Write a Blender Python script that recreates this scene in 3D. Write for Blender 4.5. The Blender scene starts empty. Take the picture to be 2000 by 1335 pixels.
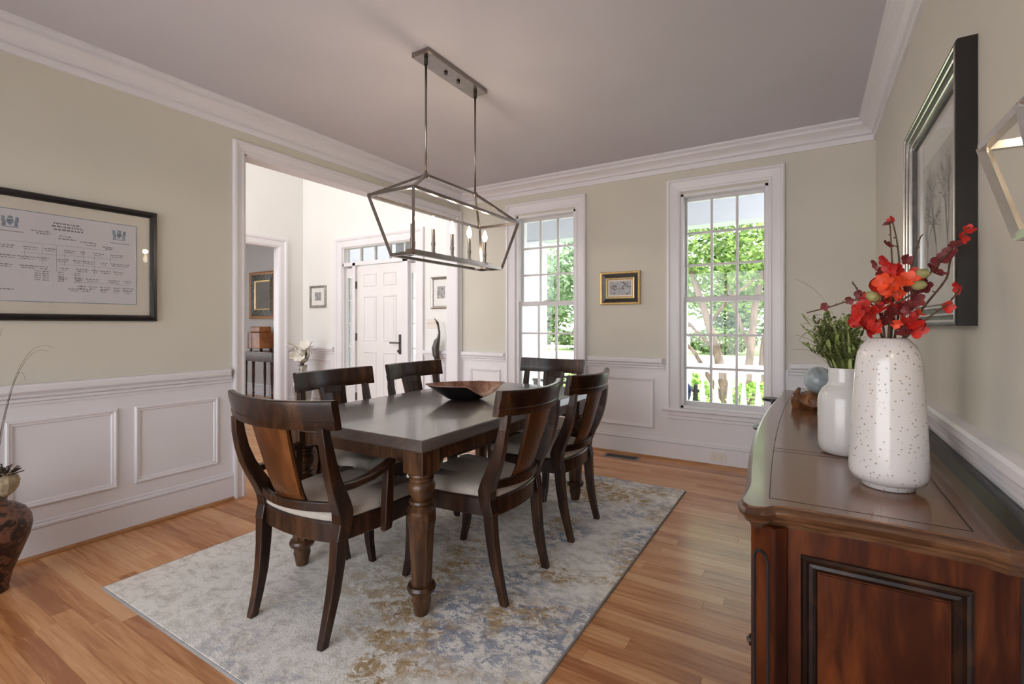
import bpy, bmesh, math, random
from mathutils import Vector, Matrix
PI = math.pi
random.seed(7)
S = bpy.context.scene
C = S.collection

# ------------------------------------------------------------------ camera, sky, sun, exposure
cam = bpy.data.cameras.new('camera'); camo = bpy.data.objects.new('camera', cam); C.objects.link(camo)
cam.sensor_width = 36.0; cam.lens = 945.0/2000*36; cam.shift_y = -33.5/2000
cam.clip_start = 0.03; cam.clip_end = 400
camo.location = (0, 0, 1.213); camo.rotation_euler = (PI/2, 0, math.radians(31.54))
S.camera = camo
vs = S.view_settings
vs.view_transform = 'Standard'; vs.look = 'None'; vs.gamma = 1.0; vs.use_curve_mapping = False
vs.exposure = 1.34
W = bpy.data.worlds.new('hazy_sky'); S.world = W; W.use_nodes = True
bg = W.node_tree.nodes['Background']; bg.inputs[0].default_value = (0.90, 0.945, 1.0, 1); bg.inputs[1].default_value = 2.1
sun = bpy.data.lights.new('sun', 'SUN'); sun.energy = 4.6; sun.color = (1.0, 0.94, 0.84); sun.angle = 0.02
suno = bpy.data.objects.new('sun', sun); C.objects.link(suno)
suno.rotation_euler = Vector((-0.45, -0.50, -0.74)).to_track_quat('-Z', 'Y').to_euler()

XL, XR, YB, ZC, YN = -3.434, 0.422, 4.457, 2.735, -1.5      # dining room planes
XLO = -3.56                                                  # foyer face of the left wall
XF = -6.34                                                   # foyer far side wall
ZF = 5.2                                                     # foyer ceiling

def portal(loc, rot, sx, sy):
    l = bpy.data.lights.new('window_portal', 'AREA'); l.shape = 'RECTANGLE'; l.size = sx; l.size_y = sy
    l.cycles.is_portal = True
    o = bpy.data.objects.new('window_portal', l); C.objects.link(o); o.location = loc; o.rotation_euler = rot
portal((-1.45, YN-0.2, 1.20), (PI/2, 0, 0), 3.3, 2.3)
portal((-4.95, YN-0.2, 2.5), (PI/2, 0, 0), 2.3, 4.7)
portal((-0.627, YB+0.22, 1.4), (-PI/2, 0, 0), 0.7, 1.9)
portal((-2.335, YB+0.22, 1.4), (-PI/2, 0, 0), 0.7, 1.9)

# ------------------------------------------------------------------ materials
MATS = {}
def nodes(name):
    m = bpy.data.materials.new(name); m.use_nodes = True
    nt = m.node_tree; return m, nt, nt.nodes, nt.links, nt.nodes['Principled BSDF']
def mat(name, col, rough=0.5, metal=0.0, var=0.06, scale=8.0, spec=0.5, bump=0.0, coat=0.0, emit=None, estr=0.0, stretch=(1,1,1)):
    m, nt, N, L, b = nodes(name)
    tc = N.new('ShaderNodeTexCoord'); mp = N.new('ShaderNodeMapping'); mp.inputs['Scale'].default_value = stretch
    no = N.new('ShaderNodeTexNoise'); no.inputs['Scale'].default_value = scale; no.inputs['Detail'].default_value = 4
    L.new(tc.outputs['Object'], mp.inputs[0]); L.new(mp.outputs[0], no.inputs['Vector'])
    cr = N.new('ShaderNodeValToRGB')
    cr.color_ramp.elements[0].position = 0.3; cr.color_ramp.elements[1].position = 0.7
    cr.color_ramp.elements[0].color = tuple(c*(1-var) for c in col)+(1,)
    cr.color_ramp.elements[1].color = tuple(min(1, c*(1+var)) for c in col)+(1,)
    L.new(no.outputs['Fac'], cr.inputs[0]); L.new(cr.outputs[0], b.inputs['Base Color'])
    b.inputs['Roughness'].default_value = rough; b.inputs['Metallic'].default_value = metal
    b.inputs['Specular IOR Level'].default_value = spec
    if coat: b.inputs['Coat Weight'].default_value = coat; b.inputs['Coat Roughness'].default_value = 0.12
    if bump:
        bp = N.new('ShaderNodeBump'); bp.inputs['Strength'].default_value = bump; bp.inputs['Distance'].default_value = 0.004
        L.new(no.outputs['Fac'], bp.inputs['Height']); L.new(bp.outputs[0], b.inputs['Normal'])
    if emit:
        b.inputs['Emission Color'].default_value = emit+(1,); b.inputs['Emission Strength'].default_value = estr
    MATS[name] = m; return m
def wood(name, dark, mid, light, rough=0.3, scale=3.0, stretch=(9,9,0.8), coat=0.0, rnd=0.0, spec=0.5, ring=0.35):
    m, nt, N, L, b = nodes(name)
    tc = N.new('ShaderNodeTexCoord'); mp = N.new('ShaderNodeMapping'); mp.inputs['Scale'].default_value = stretch
    L.new(tc.outputs['Object'], mp.inputs[0])
    vec = mp.outputs[0]
    oi = N.new('ShaderNodeObjectInfo')
    if rnd:
        ad = N.new('ShaderNodeVectorMath'); ad.operation = 'ADD'
        sc = N.new('ShaderNodeVectorMath'); sc.operation = 'SCALE'; sc.inputs[0].default_value = (13.1, 7.7, 3.3)
        mu = N.new('ShaderNodeMath'); mu.operation = 'MULTIPLY'; mu.inputs[1].default_value = 9.0
        L.new(oi.outputs['Random'], mu.inputs[0]); L.new(mu.outputs[0], sc.inputs['Scale'])
        L.new(vec, ad.inputs[0]); L.new(sc.outputs[0], ad.inputs[1]); vec = ad.outputs[0]
    n1 = N.new('ShaderNodeTexNoise'); n1.inputs['Scale'].default_value = scale; n1.inputs['Detail'].default_value = 7; n1.inputs['Roughness'].default_value = 0.62; n1.inputs['Distortion'].default_value = 0.6
    L.new(vec, n1.inputs['Vector'])
    n2 = N.new('ShaderNodeTexNoise'); n2.inputs['Scale'].default_value = scale*0.35; n2.inputs['Detail'].default_value = 2
    L.new(vec, n2.inputs['Vector'])
    mx = N.new('ShaderNodeMath'); mx.operation = 'MULTIPLY_ADD'; mx.inputs[1].default_value = ring; L.new(n2.outputs['Fac'], mx.inputs[0])
    m3 = N.new('ShaderNodeMath'); m3.operation = 'MULTIPLY'; m3.inputs[1].default_value = 1-ring; L.new(n1.outputs['Fac'], m3.inputs[0]); L.new(m3.outputs[0], mx.inputs[2])
    last = mx.outputs[0]
    if rnd:
        mr = N.new('ShaderNodeMath'); mr.operation = 'MULTIPLY_ADD'; mr.inputs[1].default_value = rnd; L.new(oi.outputs['Random'], mr.inputs[0])
        sb = N.new('ShaderNodeMath'); sb.operation = 'SUBTRACT'; sb.inputs[1].default_value = rnd*0.5; L.new(last, sb.inputs[0]); L.new(sb.outputs[0], mr.inputs[2]); last = mr.outputs[0]
    cr = N.new('ShaderNodeValToRGB'); e = cr.color_ramp.elements
    e[0].position = 0.32; e[0].color = dark+(1,); e[1].position = 0.68; e[1].color = light+(1,)
    k = e.new(0.5); k.color = mid+(1,)
    L.new(last, cr.inputs[0]); L.new(cr.outputs[0], b.inputs['Base Color'])
    b.inputs['Roughness'].default_value = rough; b.inputs['Specular IOR Level'].default_value = spec
    bp = N.new('ShaderNodeBump'); bp.inputs['Strength'].default_value = 0.08; bp.inputs['Distance'].default_value = 0.002
    L.new(n1.outputs['Fac'], bp.inputs['Height']); L.new(bp.outputs[0], b.inputs['Normal'])
    if coat: b.inputs['Coat Weight'].default_value = coat; b.inputs['Coat Roughness'].default_value = 0.1
    MATS[name] = m; return m

mat('wall_paint', (0.66, 0.63, 0.555), 0.75, var=0.02, scale=2.0, spec=0.3)
mat('trim_paint', (0.81, 0.79, 0.825), 0.38, var=0.015, scale=3.0)
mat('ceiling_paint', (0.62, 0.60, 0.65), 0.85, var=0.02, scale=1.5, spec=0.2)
mat('foyer_paint', (0.86, 0.855, 0.84), 0.7, var=0.015, scale=2.0, spec=0.3)
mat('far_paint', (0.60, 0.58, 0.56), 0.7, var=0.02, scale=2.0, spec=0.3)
mat('door_paint', (0.82, 0.80, 0.81), 0.35, var=0.012)
mat('sash_paint', (0.70, 0.68, 0.70), 0.4, var=0.02)
wood('floor_oak', (0.40, 0.155, 0.058), (0.62, 0.285, 0.118), (0.74, 0.41, 0.20), 0.24, 5.0, (0.7, 11, 11), rnd=0.30, ring=0.3)
wood('shoe_oak', (0.30, 0.13, 0.05), (0.42, 0.2, 0.08), (0.5, 0.26, 0.11), 0.35, 4.0, (2, 2, 9))
wood('chair_wood', (0.006, 0.003, 0.002), (0.024, 0.009, 0.0045), (0.085, 0.034, 0.014), 0.30, 4.0, (8, 8, 1.3), spec=0.45)
wood('splat_wood', (0.030, 0.009, 0.003), (0.105, 0.033, 0.009), (0.22, 0.08, 0.022), 0.30, 3.0, (6, 6, 1.0), spec=0.45)  # orange-brown veneer, with grazing light on the back put into its tone
wood('table_wood', (0.034, 0.022, 0.019), (0.070, 0.046, 0.038), (0.115, 0.080, 0.066), 0.34, 3.0, (8, 0.7, 8), spec=1.0, coat=0.6)
wood('leg_wood', (0.016, 0.006, 0.003), (0.062, 0.025, 0.010), (0.17, 0.08, 0.034), 0.32, 4.0, (8, 8, 1.2))
wood('buffet_wood', (0.008, 0.0018, 0.001), (0.052, 0.0100, 0.0026), (0.175, 0.043, 0.009), 0.38, 2.6, (6, 6, 0.9), spec=0.22)
wood('buffet_dark', (0.003, 0.0015, 0.001), (0.012, 0.004, 0.002), (0.06, 0.02, 0.007), 0.30, 3.0, (6, 6, 6), spec=0.4)
wood('buffet_top', (0.09, 0.030, 0.010), (0.17, 0.068, 0.026), (0.26, 0.12, 0.05), 0.25, 2.2, (6, 0.9, 6), coat=0.45)
wood('buffet_edge', (0.02, 0.008, 0.004), (0.09, 0.036, 0.015), (0.22, 0.11, 0.05), 0.28, 3.0, (2, 2, 8), coat=0.2)
wood('console_wood', (0.012, 0.003, 0.003), (0.05, 0.010, 0.006), (0.11, 0.022, 0.012), 0.25, 3.0, (6, 6, 1))
wood('box_wood', (0.10, 0.03, 0.008), (0.33, 0.10, 0.02), (0.5, 0.2, 0.05), 0.35, 3.0, (3, 3, 2))
wood('bowl_inner', (0.06, 0.025, 0.015), (0.24, 0.10, 0.06), (0.55, 0.38, 0.28), 0.4, 3.0, (6, 2, 2))
wood('driftwood', (0.04, 0.012, 0.005), (0.17, 0.065, 0.02), (0.4, 0.2, 0.07), 0.5, 14.0, (2, 2, 1))
mat('black_lacquer', (0.012, 0.010, 0.010), 0.3, var=0.2)
mat('black_line', (0.012, 0.010, 0.012), 0.6, var=0.1)
mat('nickel', (0.30, 0.27, 0.25), 0.26, 1.0, var=0.12, scale=30)
mat('bright_nickel', (0.62, 0.60, 0.58), 0.24, 1.0, var=0.05, scale=30)
mat('aged_silver', (0.10, 0.095, 0.09), 0.45, 0.3, var=0.3, scale=30)
mat('bronze', (0.10, 0.085, 0.075), 0.4, 0.8, var=0.2, scale=20)
mat('brass', (0.55, 0.40, 0.16), 0.35, 1.0, var=0.1, scale=20)
mat('gold_leaf', (0.62, 0.45, 0.20), 0.38, 0.75, var=0.15, scale=40)
mat('copper_frame', (0.42, 0.19, 0.08), 0.4, 0.3, var=0.2, scale=30)
mat('bulb_glow', (1, 0.9, 0.75), 0.4, emit=(1.0, 0.82, 0.58), estr=9.0)
mat('candle_sleeve', (0.30, 0.27, 0.25), 0.3, 1.0, var=0.05)
mat('cushion_linen', (0.48, 0.425, 0.37), 0.9, var=0.10, scale=160, spec=0.15, bump=0.35)
mat('mat_board', (0.76, 0.71, 0.63), 0.8, var=0.02)
mat('mat_white', (0.80, 0.79, 0.77), 0.8, var=0.02)
mat('paper', (0.72, 0.70, 0.73), 0.8, var=0.02)
mat('ink_grey', (0.26, 0.25, 0.27), 0.8, var=0.25, scale=60)
mat('ink_blue', (0.27, 0.33, 0.42), 0.8, var=0.35, scale=60)
mat('plastic_white', (0.78, 0.73, 0.66), 0.4, var=0.01)
mat('vent_metal', (0.28, 0.26, 0.25), 0.4, 0.8, var=0.1)
mat('dark_hole', (0.006, 0.006, 0.006), 0.9, var=0.1)
mat('stem_brown', (0.10, 0.055, 0.03), 0.7, var=0.3, scale=40)
mat('petal_red', (0.50, 0.018, 0.012), 0.5, var=0.35, scale=25)
mat('petal_scarlet', (0.80, 0.075, 0.02), 0.5, var=0.3, scale=25)
mat('petal_maroon', (0.17, 0.02, 0.022), 0.55, var=0.4, scale=25)
mat('leaf_olive', (0.12, 0.14, 0.035), 0.6, var=0.35, scale=20)
mat('leaf_lime', (0.30, 0.36, 0.11), 0.6, var=0.3, scale=20)
mat('bud_green', (0.32, 0.30, 0.12), 0.6, var=0.3, scale=25)
mat('white_petal', (0.80, 0.77, 0.70), 0.6, var=0.1, scale=20)
mat('dry_straw', (0.36, 0.28, 0.18), 0.8, var=0.35, scale=60)
mat('dry_twig', (0.05, 0.03, 0.022), 0.8, var=0.3, scale=60)
mat('silver_urn', (0.36, 0.34, 0.31), 0.4, 0.7, var=0.4, scale=14)
mat('white_siding', (0.82, 0.84, 0.88), 0.6, var=0.02)
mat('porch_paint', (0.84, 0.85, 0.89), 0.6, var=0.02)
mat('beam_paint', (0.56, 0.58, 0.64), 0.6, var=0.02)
mat('porch_floor', (0.72, 0.71, 0.74), 0.7, var=0.05)
mat('navy_cloth', (0.012, 0.022, 0.075), 0.8, var=0.2, scale=30)
mat('porch_black', (0.015, 0.015, 0.017), 0.5, var=0.2)
mat('lawn', (0.17, 0.25, 0.075), 0.9, var=0.4, scale=2.0)
mat('bounce_paving', (0.72, 0.68, 0.66), 0.9, var=0.06, scale=2.0)
mat('asphalt', (0.52, 0.51, 0.52), 0.9, var=0.08, scale=2.0)
mat('bark', (0.19, 0.13, 0.10), 0.9, var=0.45, scale=6, stretch=(2, 2, 0.5), bump=0.3)
mat('brick_house', (0.38, 0.27, 0.23), 0.9, var=0.15, scale=10)
mat('roof_grey', (0.24, 0.23, 0.24), 0.9, var=0.1)
mat('stone_blue', (0.30, 0.33, 0.36), 0.35, var=0.25, scale=20)
mat('stone_cream', (0.62, 0.56, 0.46), 0.6, var=0.15, scale=30)

def leafmat(name, c0, c1):
    m, nt, N, L, b = nodes(name)
    oi = N.new('ShaderNodeNewGeometry'); cr = N.new('ShaderNodeValToRGB')
    cr.color_ramp.elements[0].color = c0+(1,); cr.color_ramp.elements[1].color = c1+(1,)
    L.new(oi.outputs['Random Per Island'], cr.inputs[0]); L.new(cr.outputs[0], b.inputs['Base Color'])
    b.inputs['Roughness'].default_value = 0.55
    tr = N.new('ShaderNodeBsdfTranslucent'); L.new(cr.outputs[0], tr.inputs[0])
    mx = N.new('ShaderNodeMixShader'); mx.inputs[0].default_value = 0.45
    L.new(b.outputs[0], mx.inputs[1]); L.new(tr.outputs[0], mx.inputs[2])
    L.new(mx.outputs[0], N['Material Output'].inputs[0]); MATS[name] = m
leafmat('leaves_bright', (0.035, 0.10, 0.015), (0.42, 0.58, 0.18))
leafmat('leaves_mid', (0.025, 0.07, 0.015), (0.24, 0.36, 0.12))
leafmat('leaves_cool', (0.10, 0.19, 0.10), (0.42, 0.54, 0.32))
leafmat('hedge_leaves', (0.08, 0.20, 0.02), (0.40, 0.58, 0.14))

def glassmat(name, tint=(1, 1, 1), refl=0.9):
    m, nt, N, L, b = nodes(name); N.remove(b)
    t = N.new('ShaderNodeBsdfTransparent'); t.inputs[0].default_value = tint+(1,)
    g = N.new('ShaderNodeBsdfGlossy'); g.inputs['Roughness'].default_value = 0.0
    fr = N.new('ShaderNodeFresnel'); fr.inputs[0].default_value = 1.45
    mu = N.new('ShaderNodeMath'); mu.operation = 'MULTIPLY'; mu.inputs[1].default_value = refl; L.new(fr.outputs[0], mu.inputs[0])
    mx = N.new('ShaderNodeMixShader'); L.new(mu.outputs[0], mx.inputs[0]); L.new(t.outputs[0], mx.inputs[1]); L.new(g.outputs[0], mx.inputs[2])
    L.new(mx.outputs[0], N['Material Output'].inputs[0]); MATS[name] = m
glassmat('pane_glass'); glassmat('picture_glass', refl=0.35)
m, nt, N, L, b = nodes('mirror_glass'); b.inputs['Metallic'].default_value = 1; b.inputs['Roughness'].default_value = 0.03
_n = N.new('ShaderNodeTexNoise'); _n.inputs['Scale'].default_value = 3
_r = N.new('ShaderNodeValToRGB'); _r.color_ramp.elements[0].color = (0.72, 0.75, 0.76, 1); _r.color_ramp.elements[1].color = (0.8, 0.82, 0.83, 1)
L.new(_n.outputs['Fac'], _r.inputs[0]); L.new(_r.outputs[0], b.inputs['Base Color']); MATS['mirror_glass'] = m
m, nt, N, L, b = nodes('clear_ball'); b.inputs['Transmission Weight'].default_value = 1.0; b.inputs['Roughness'].default_value = 0.02; b.inputs['IOR'].default_value = 1.18
_n = N.new('ShaderNodeTexNoise'); _n.inputs['Scale'].default_value = 9
_r = N.new('ShaderNodeValToRGB'); _r.color_ramp.elements[0].color = (0.62, 0.72, 0.76, 1); _r.color_ramp.elements[1].color = (0.92, 0.95, 0.96, 1)
L.new(_n.outputs['Fac'], _r.inputs[0]); L.new(_r.outputs[0], b.inputs['Base Color']); MATS['clear_ball'] = m

# plank look for floors too far to tell boards apart
m, nt, N, L, b = nodes('floor_far')
tc = N.new('ShaderNodeTexCoord'); br = N.new('ShaderNodeTexBrick'); br.inputs['Scale'].default_value = 1.0
br.inputs['Brick Width'].default_value = 1.1; br.inputs['Row Height'].default_value = 0.07; br.inputs['Mortar Size'].default_value = 0.0012
br.inputs['Color1'].default_value = (0.36, 0.17, 0.072, 1); br.inputs['Color2'].default_value = (0.52, 0.29, 0.14, 1); br.inputs['Mortar'].default_value = (0.1, 0.04, 0.015, 1)
L.new(tc.outputs['Object'], br.inputs['Vector']); L.new(br.outputs['Color'], b.inputs['Base Color']); b.inputs['Roughness'].default_value = 0.24
MATS['floor_far'] = m

# rug: mottled cream, grey, slate blue and ochre
m, nt, N, L, b = nodes('rug_pile')
tc = N.new('ShaderNodeTexCoord')
def rn(scale, det, stretch, rough=0.6, off=(0, 0, 0), dist=0.4):
    mp = N.new('ShaderNodeMapping'); mp.inputs['Scale'].default_value = stretch; mp.inputs['Location'].default_value = off
    n = N.new('ShaderNodeTexNoise'); n.inputs['Scale'].default_value = scale; n.inputs['Detail'].default_value = det; n.inputs['Roughness'].default_value = rough; n.inputs['Distortion'].default_value = dist
    L.new(tc.outputs['Object'], mp.inputs[0]); L.new(mp.outputs[0], n.inputs['Vector']); return n.outputs['Fac']
def ramp(inp, stops):
    cr = N.new('ShaderNodeValToRGB'); e = cr.color_ramp.elements
    e[0].position, e[0].color = stops[0][0], stops[0][1]+(1,); e[1].position, e[1].color = stops[-1][0], stops[-1][1]+(1,)
    for p, c in stops[1:-1]:
        k = e.new(p); k.color = c+(1,)
    L.new(inp, cr.inputs[0]); return cr.outputs[0]
def mixc(f, a, c):
    x = N.new('ShaderNodeMix'); x.data_type = 'RGBA'; L.new(f, x.inputs[0]); L.new(a, x.inputs[6]); L.new(c, x.inputs[7]); return x.outputs[2]
def mathn(op, a, bv):
    x = N.new('ShaderNodeMath'); x.operation = op; x.use_clamp = True
    for i, q in enumerate((a, bv)):
        if isinstance(q, (int, float)): x.inputs[i].default_value = q
        else: L.new(q, x.inputs[i])
    return x.outputs[0]
basec = ramp(rn(13, 10, (1, 1.35, 1), 0.78), [(0.3, (0.46, 0.425, 0.37)), (0.42, (0.69, 0.65, 0.59)), (0.52, (0.88, 0.84, 0.79)), (0.75, (0.94, 0.90, 0.86))])
zone = ramp(rn(0.75, 2, (1, 1, 1), off=(3.7, 1.2, 0)), [(0.44, (0, 0, 0)), (0.62, (1, 1, 1))])
# the blue and ochre dyes gather on one half of the rug
sep = N.new('ShaderNodeSeparateXYZ'); L.new(tc.outputs['Object'], sep.inputs[0])
half = N.new('ShaderNodeMapRange'); half.inputs['From Min'].default_value = -0.45; half.inputs['From Max'].default_value = 0.25; L.new(sep.outputs['X'], half.inputs['Value'])
blue_m = mathn('MULTIPLY', mathn('MULTIPLY', ramp(rn(17, 10, (1, 1.3, 1), 0.82, (5, 2, 0)), [(0.48, (0, 0, 0)), (0.53, (1, 1, 1))]), ramp(rn(1.9, 3, (1, 1, 1), 0.5, (8, 4, 0)), [(0.43, (0, 0, 0)), (0.55, (1, 1, 1))])), half.outputs[0])
och_m = mathn('MULTIPLY', mathn('MULTIPLY', ramp(rn(15, 10, (1, 1.2, 1), 0.82, (1, 9, 0)), [(0.47, (0, 0, 0)), (0.53, (1, 1, 1))]), ramp(rn(2.3, 3, (1, 1, 1), 0.5, (2, 7, 0)), [(0.47, (0, 0, 0)), (0.58, (1, 1, 1))])), half.outputs[0])
blue_c = ramp(rn(30, 4, (1, 1, 1)), [(0.3, (0.24, 0.26, 0.33)), (0.7, (0.42, 0.45, 0.54))])
och_c = ramp(rn(30, 4, (1, 1, 1)), [(0.3, (0.33, 0.20, 0.08)), (0.7, (0.60, 0.46, 0.28))])
col = mixc(och_m, mixc(blue_m, basec, blue_c), och_c)
L.new(col, b.inputs['Base Color']); b.inputs['Roughness'].default_value = 0.95; b.inputs['Specular IOR Level'].default_value = 0.1
bp = N.new('ShaderNodeBump'); bp.inputs['Strength'].default_value = 0.5; bp.inputs['Distance'].default_value = 0.006
L.new(rn(130, 3, (1, 1, 1)), bp.inputs['Height']); L.new(bp.outputs[0], b.inputs['Normal']); MATS['rug_pile'] = m
mat('rug_binding', (0.33, 0.31, 0.30), 0.95, var=0.1, scale=40)

# speckled glaze
def glaze(name, base, speck, scale, thr):
    m, nt, N, L, b = nodes(name)
    tc = N.new('ShaderNodeTexCoord'); vo = N.new('ShaderNodeTexVoronoi'); vo.inputs['Scale'].default_value = scale
    L.new(tc.outputs['Object'], vo.inputs['Vector'])
    no = N.new('ShaderNodeTexNoise'); no.inputs['Scale'].default_value = 40; L.new(tc.outputs['Object'], no.inputs['Vector'])
    th = N.new('ShaderNodeMath'); th.operation = 'MULTIPLY'; th.inputs[1].default_value = thr*2; L.new(no.outputs['Fac'], th.inputs[0])
    lt = N.new('ShaderNodeMath'); lt.operation = 'LESS_THAN'; L.new(vo.outputs['Distance'], lt.inputs[0]); L.new(th.outputs[0], lt.inputs[1])
    wn = N.new('ShaderNodeTexWhiteNoise'); wn.noise_dimensions = '3D'; L.new(vo.outputs['Position'], wn.inputs['Vector'])
    g2 = N.new('ShaderNodeMath'); g2.operation = 'GREATER_THAN'; g2.inputs[1].default_value = 0.35; L.new(wn.outputs['Value'], g2.inputs[0])
    mu = N.new('ShaderNodeMath'); mu.operation = 'MULTIPLY'; L.new(lt.outputs[0], mu.inputs[0]); L.new(g2.outputs[0], mu.inputs[1])
    x = N.new('ShaderNodeMix'); x.data_type = 'RGBA'; x.inputs[6].default_value = base+(1,); x.inputs[7].default_value = speck+(1,); L.new(mu.outputs[0], x.inputs[0])
    L.new(x.outputs[2], b.inputs['Base Color']); b.inputs['Roughness'].default_value = 0.22; b.inputs['Coat Weight'].default_value = 0.4; b.inputs['Coat Roughness'].default_value = 0.08
    MATS[name] = m
glaze('speckled_glaze', (0.74, 0.70, 0.685), (0.42, 0.33, 0.26), 90, 0.22)
glaze('plain_glaze', (0.66, 0.63, 0.61), (0.50, 0.44, 0.38), 120, 0.14)

def voro(name, cols, scale, rough=0.5):
    m, nt, N, L, b = nodes(name)
    tc = N.new('ShaderNodeTexCoord'); no = N.new('ShaderNodeTexNoise'); no.inputs['Scale'].default_value = scale; no.inputs['Detail'].default_value = 5; no.inputs['Distortion'].default_value = 1.5
    L.new(tc.outputs['Object'], no.inputs['Vector'])
    cr = N.new('ShaderNodeValToRGB'); e = cr.color_ramp.elements; n = len(cols)
    e[0].position = 0.3; e[0].color = cols[0]+(1,); e[1].position = 0.7; e[1].color = cols[-1]+(1,)
    for i in range(1, n-1):
        k = e.new(0.3+0.4*i/(n-1)); k.color = cols[i]+(1,)
    L.new(no.outputs['Fac'], cr.inputs[0]); L.new(cr.outputs[0], b.inputs['Base Color']); b.inputs['Roughness'].default_value = rough; MATS[name] = m
voro('landscape_paint', [(0.05, 0.06, 0.12), (0.12, 0.10, 0.10), (0.50, 0.48, 0.50), (0.30, 0.36, 0.42), (0.65, 0.60, 0.58)], 28)
voro('etching', [(0.06, 0.06, 0.06), (0.35, 0.34, 0.34), (0.55, 0.54, 0.53)], 40)
voro('floral_lacquer', [(0.010, 0.010, 0.008), (0.014, 0.014, 0.010), (0.05, 0.045, 0.02), (0.30, 0.28, 0.15)], 34, 0.35)
voro('carved_pot', [(0.015, 0.010, 0.010), (0.03, 0.012, 0.010), (0.22, 0.09, 0.05), (0.04, 0.03, 0.03)], 18, 0.4)
voro('misty_print', [(0.46, 0.45, 0.43), (0.58, 0.56, 0.53), (0.66, 0.64, 0.62)], 6)
voro('sea_glass', [(0.20, 0.24, 0.26), (0.35, 0.40, 0.42), (0.5, 0.55, 0.56)], 8, 0.15)

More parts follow.
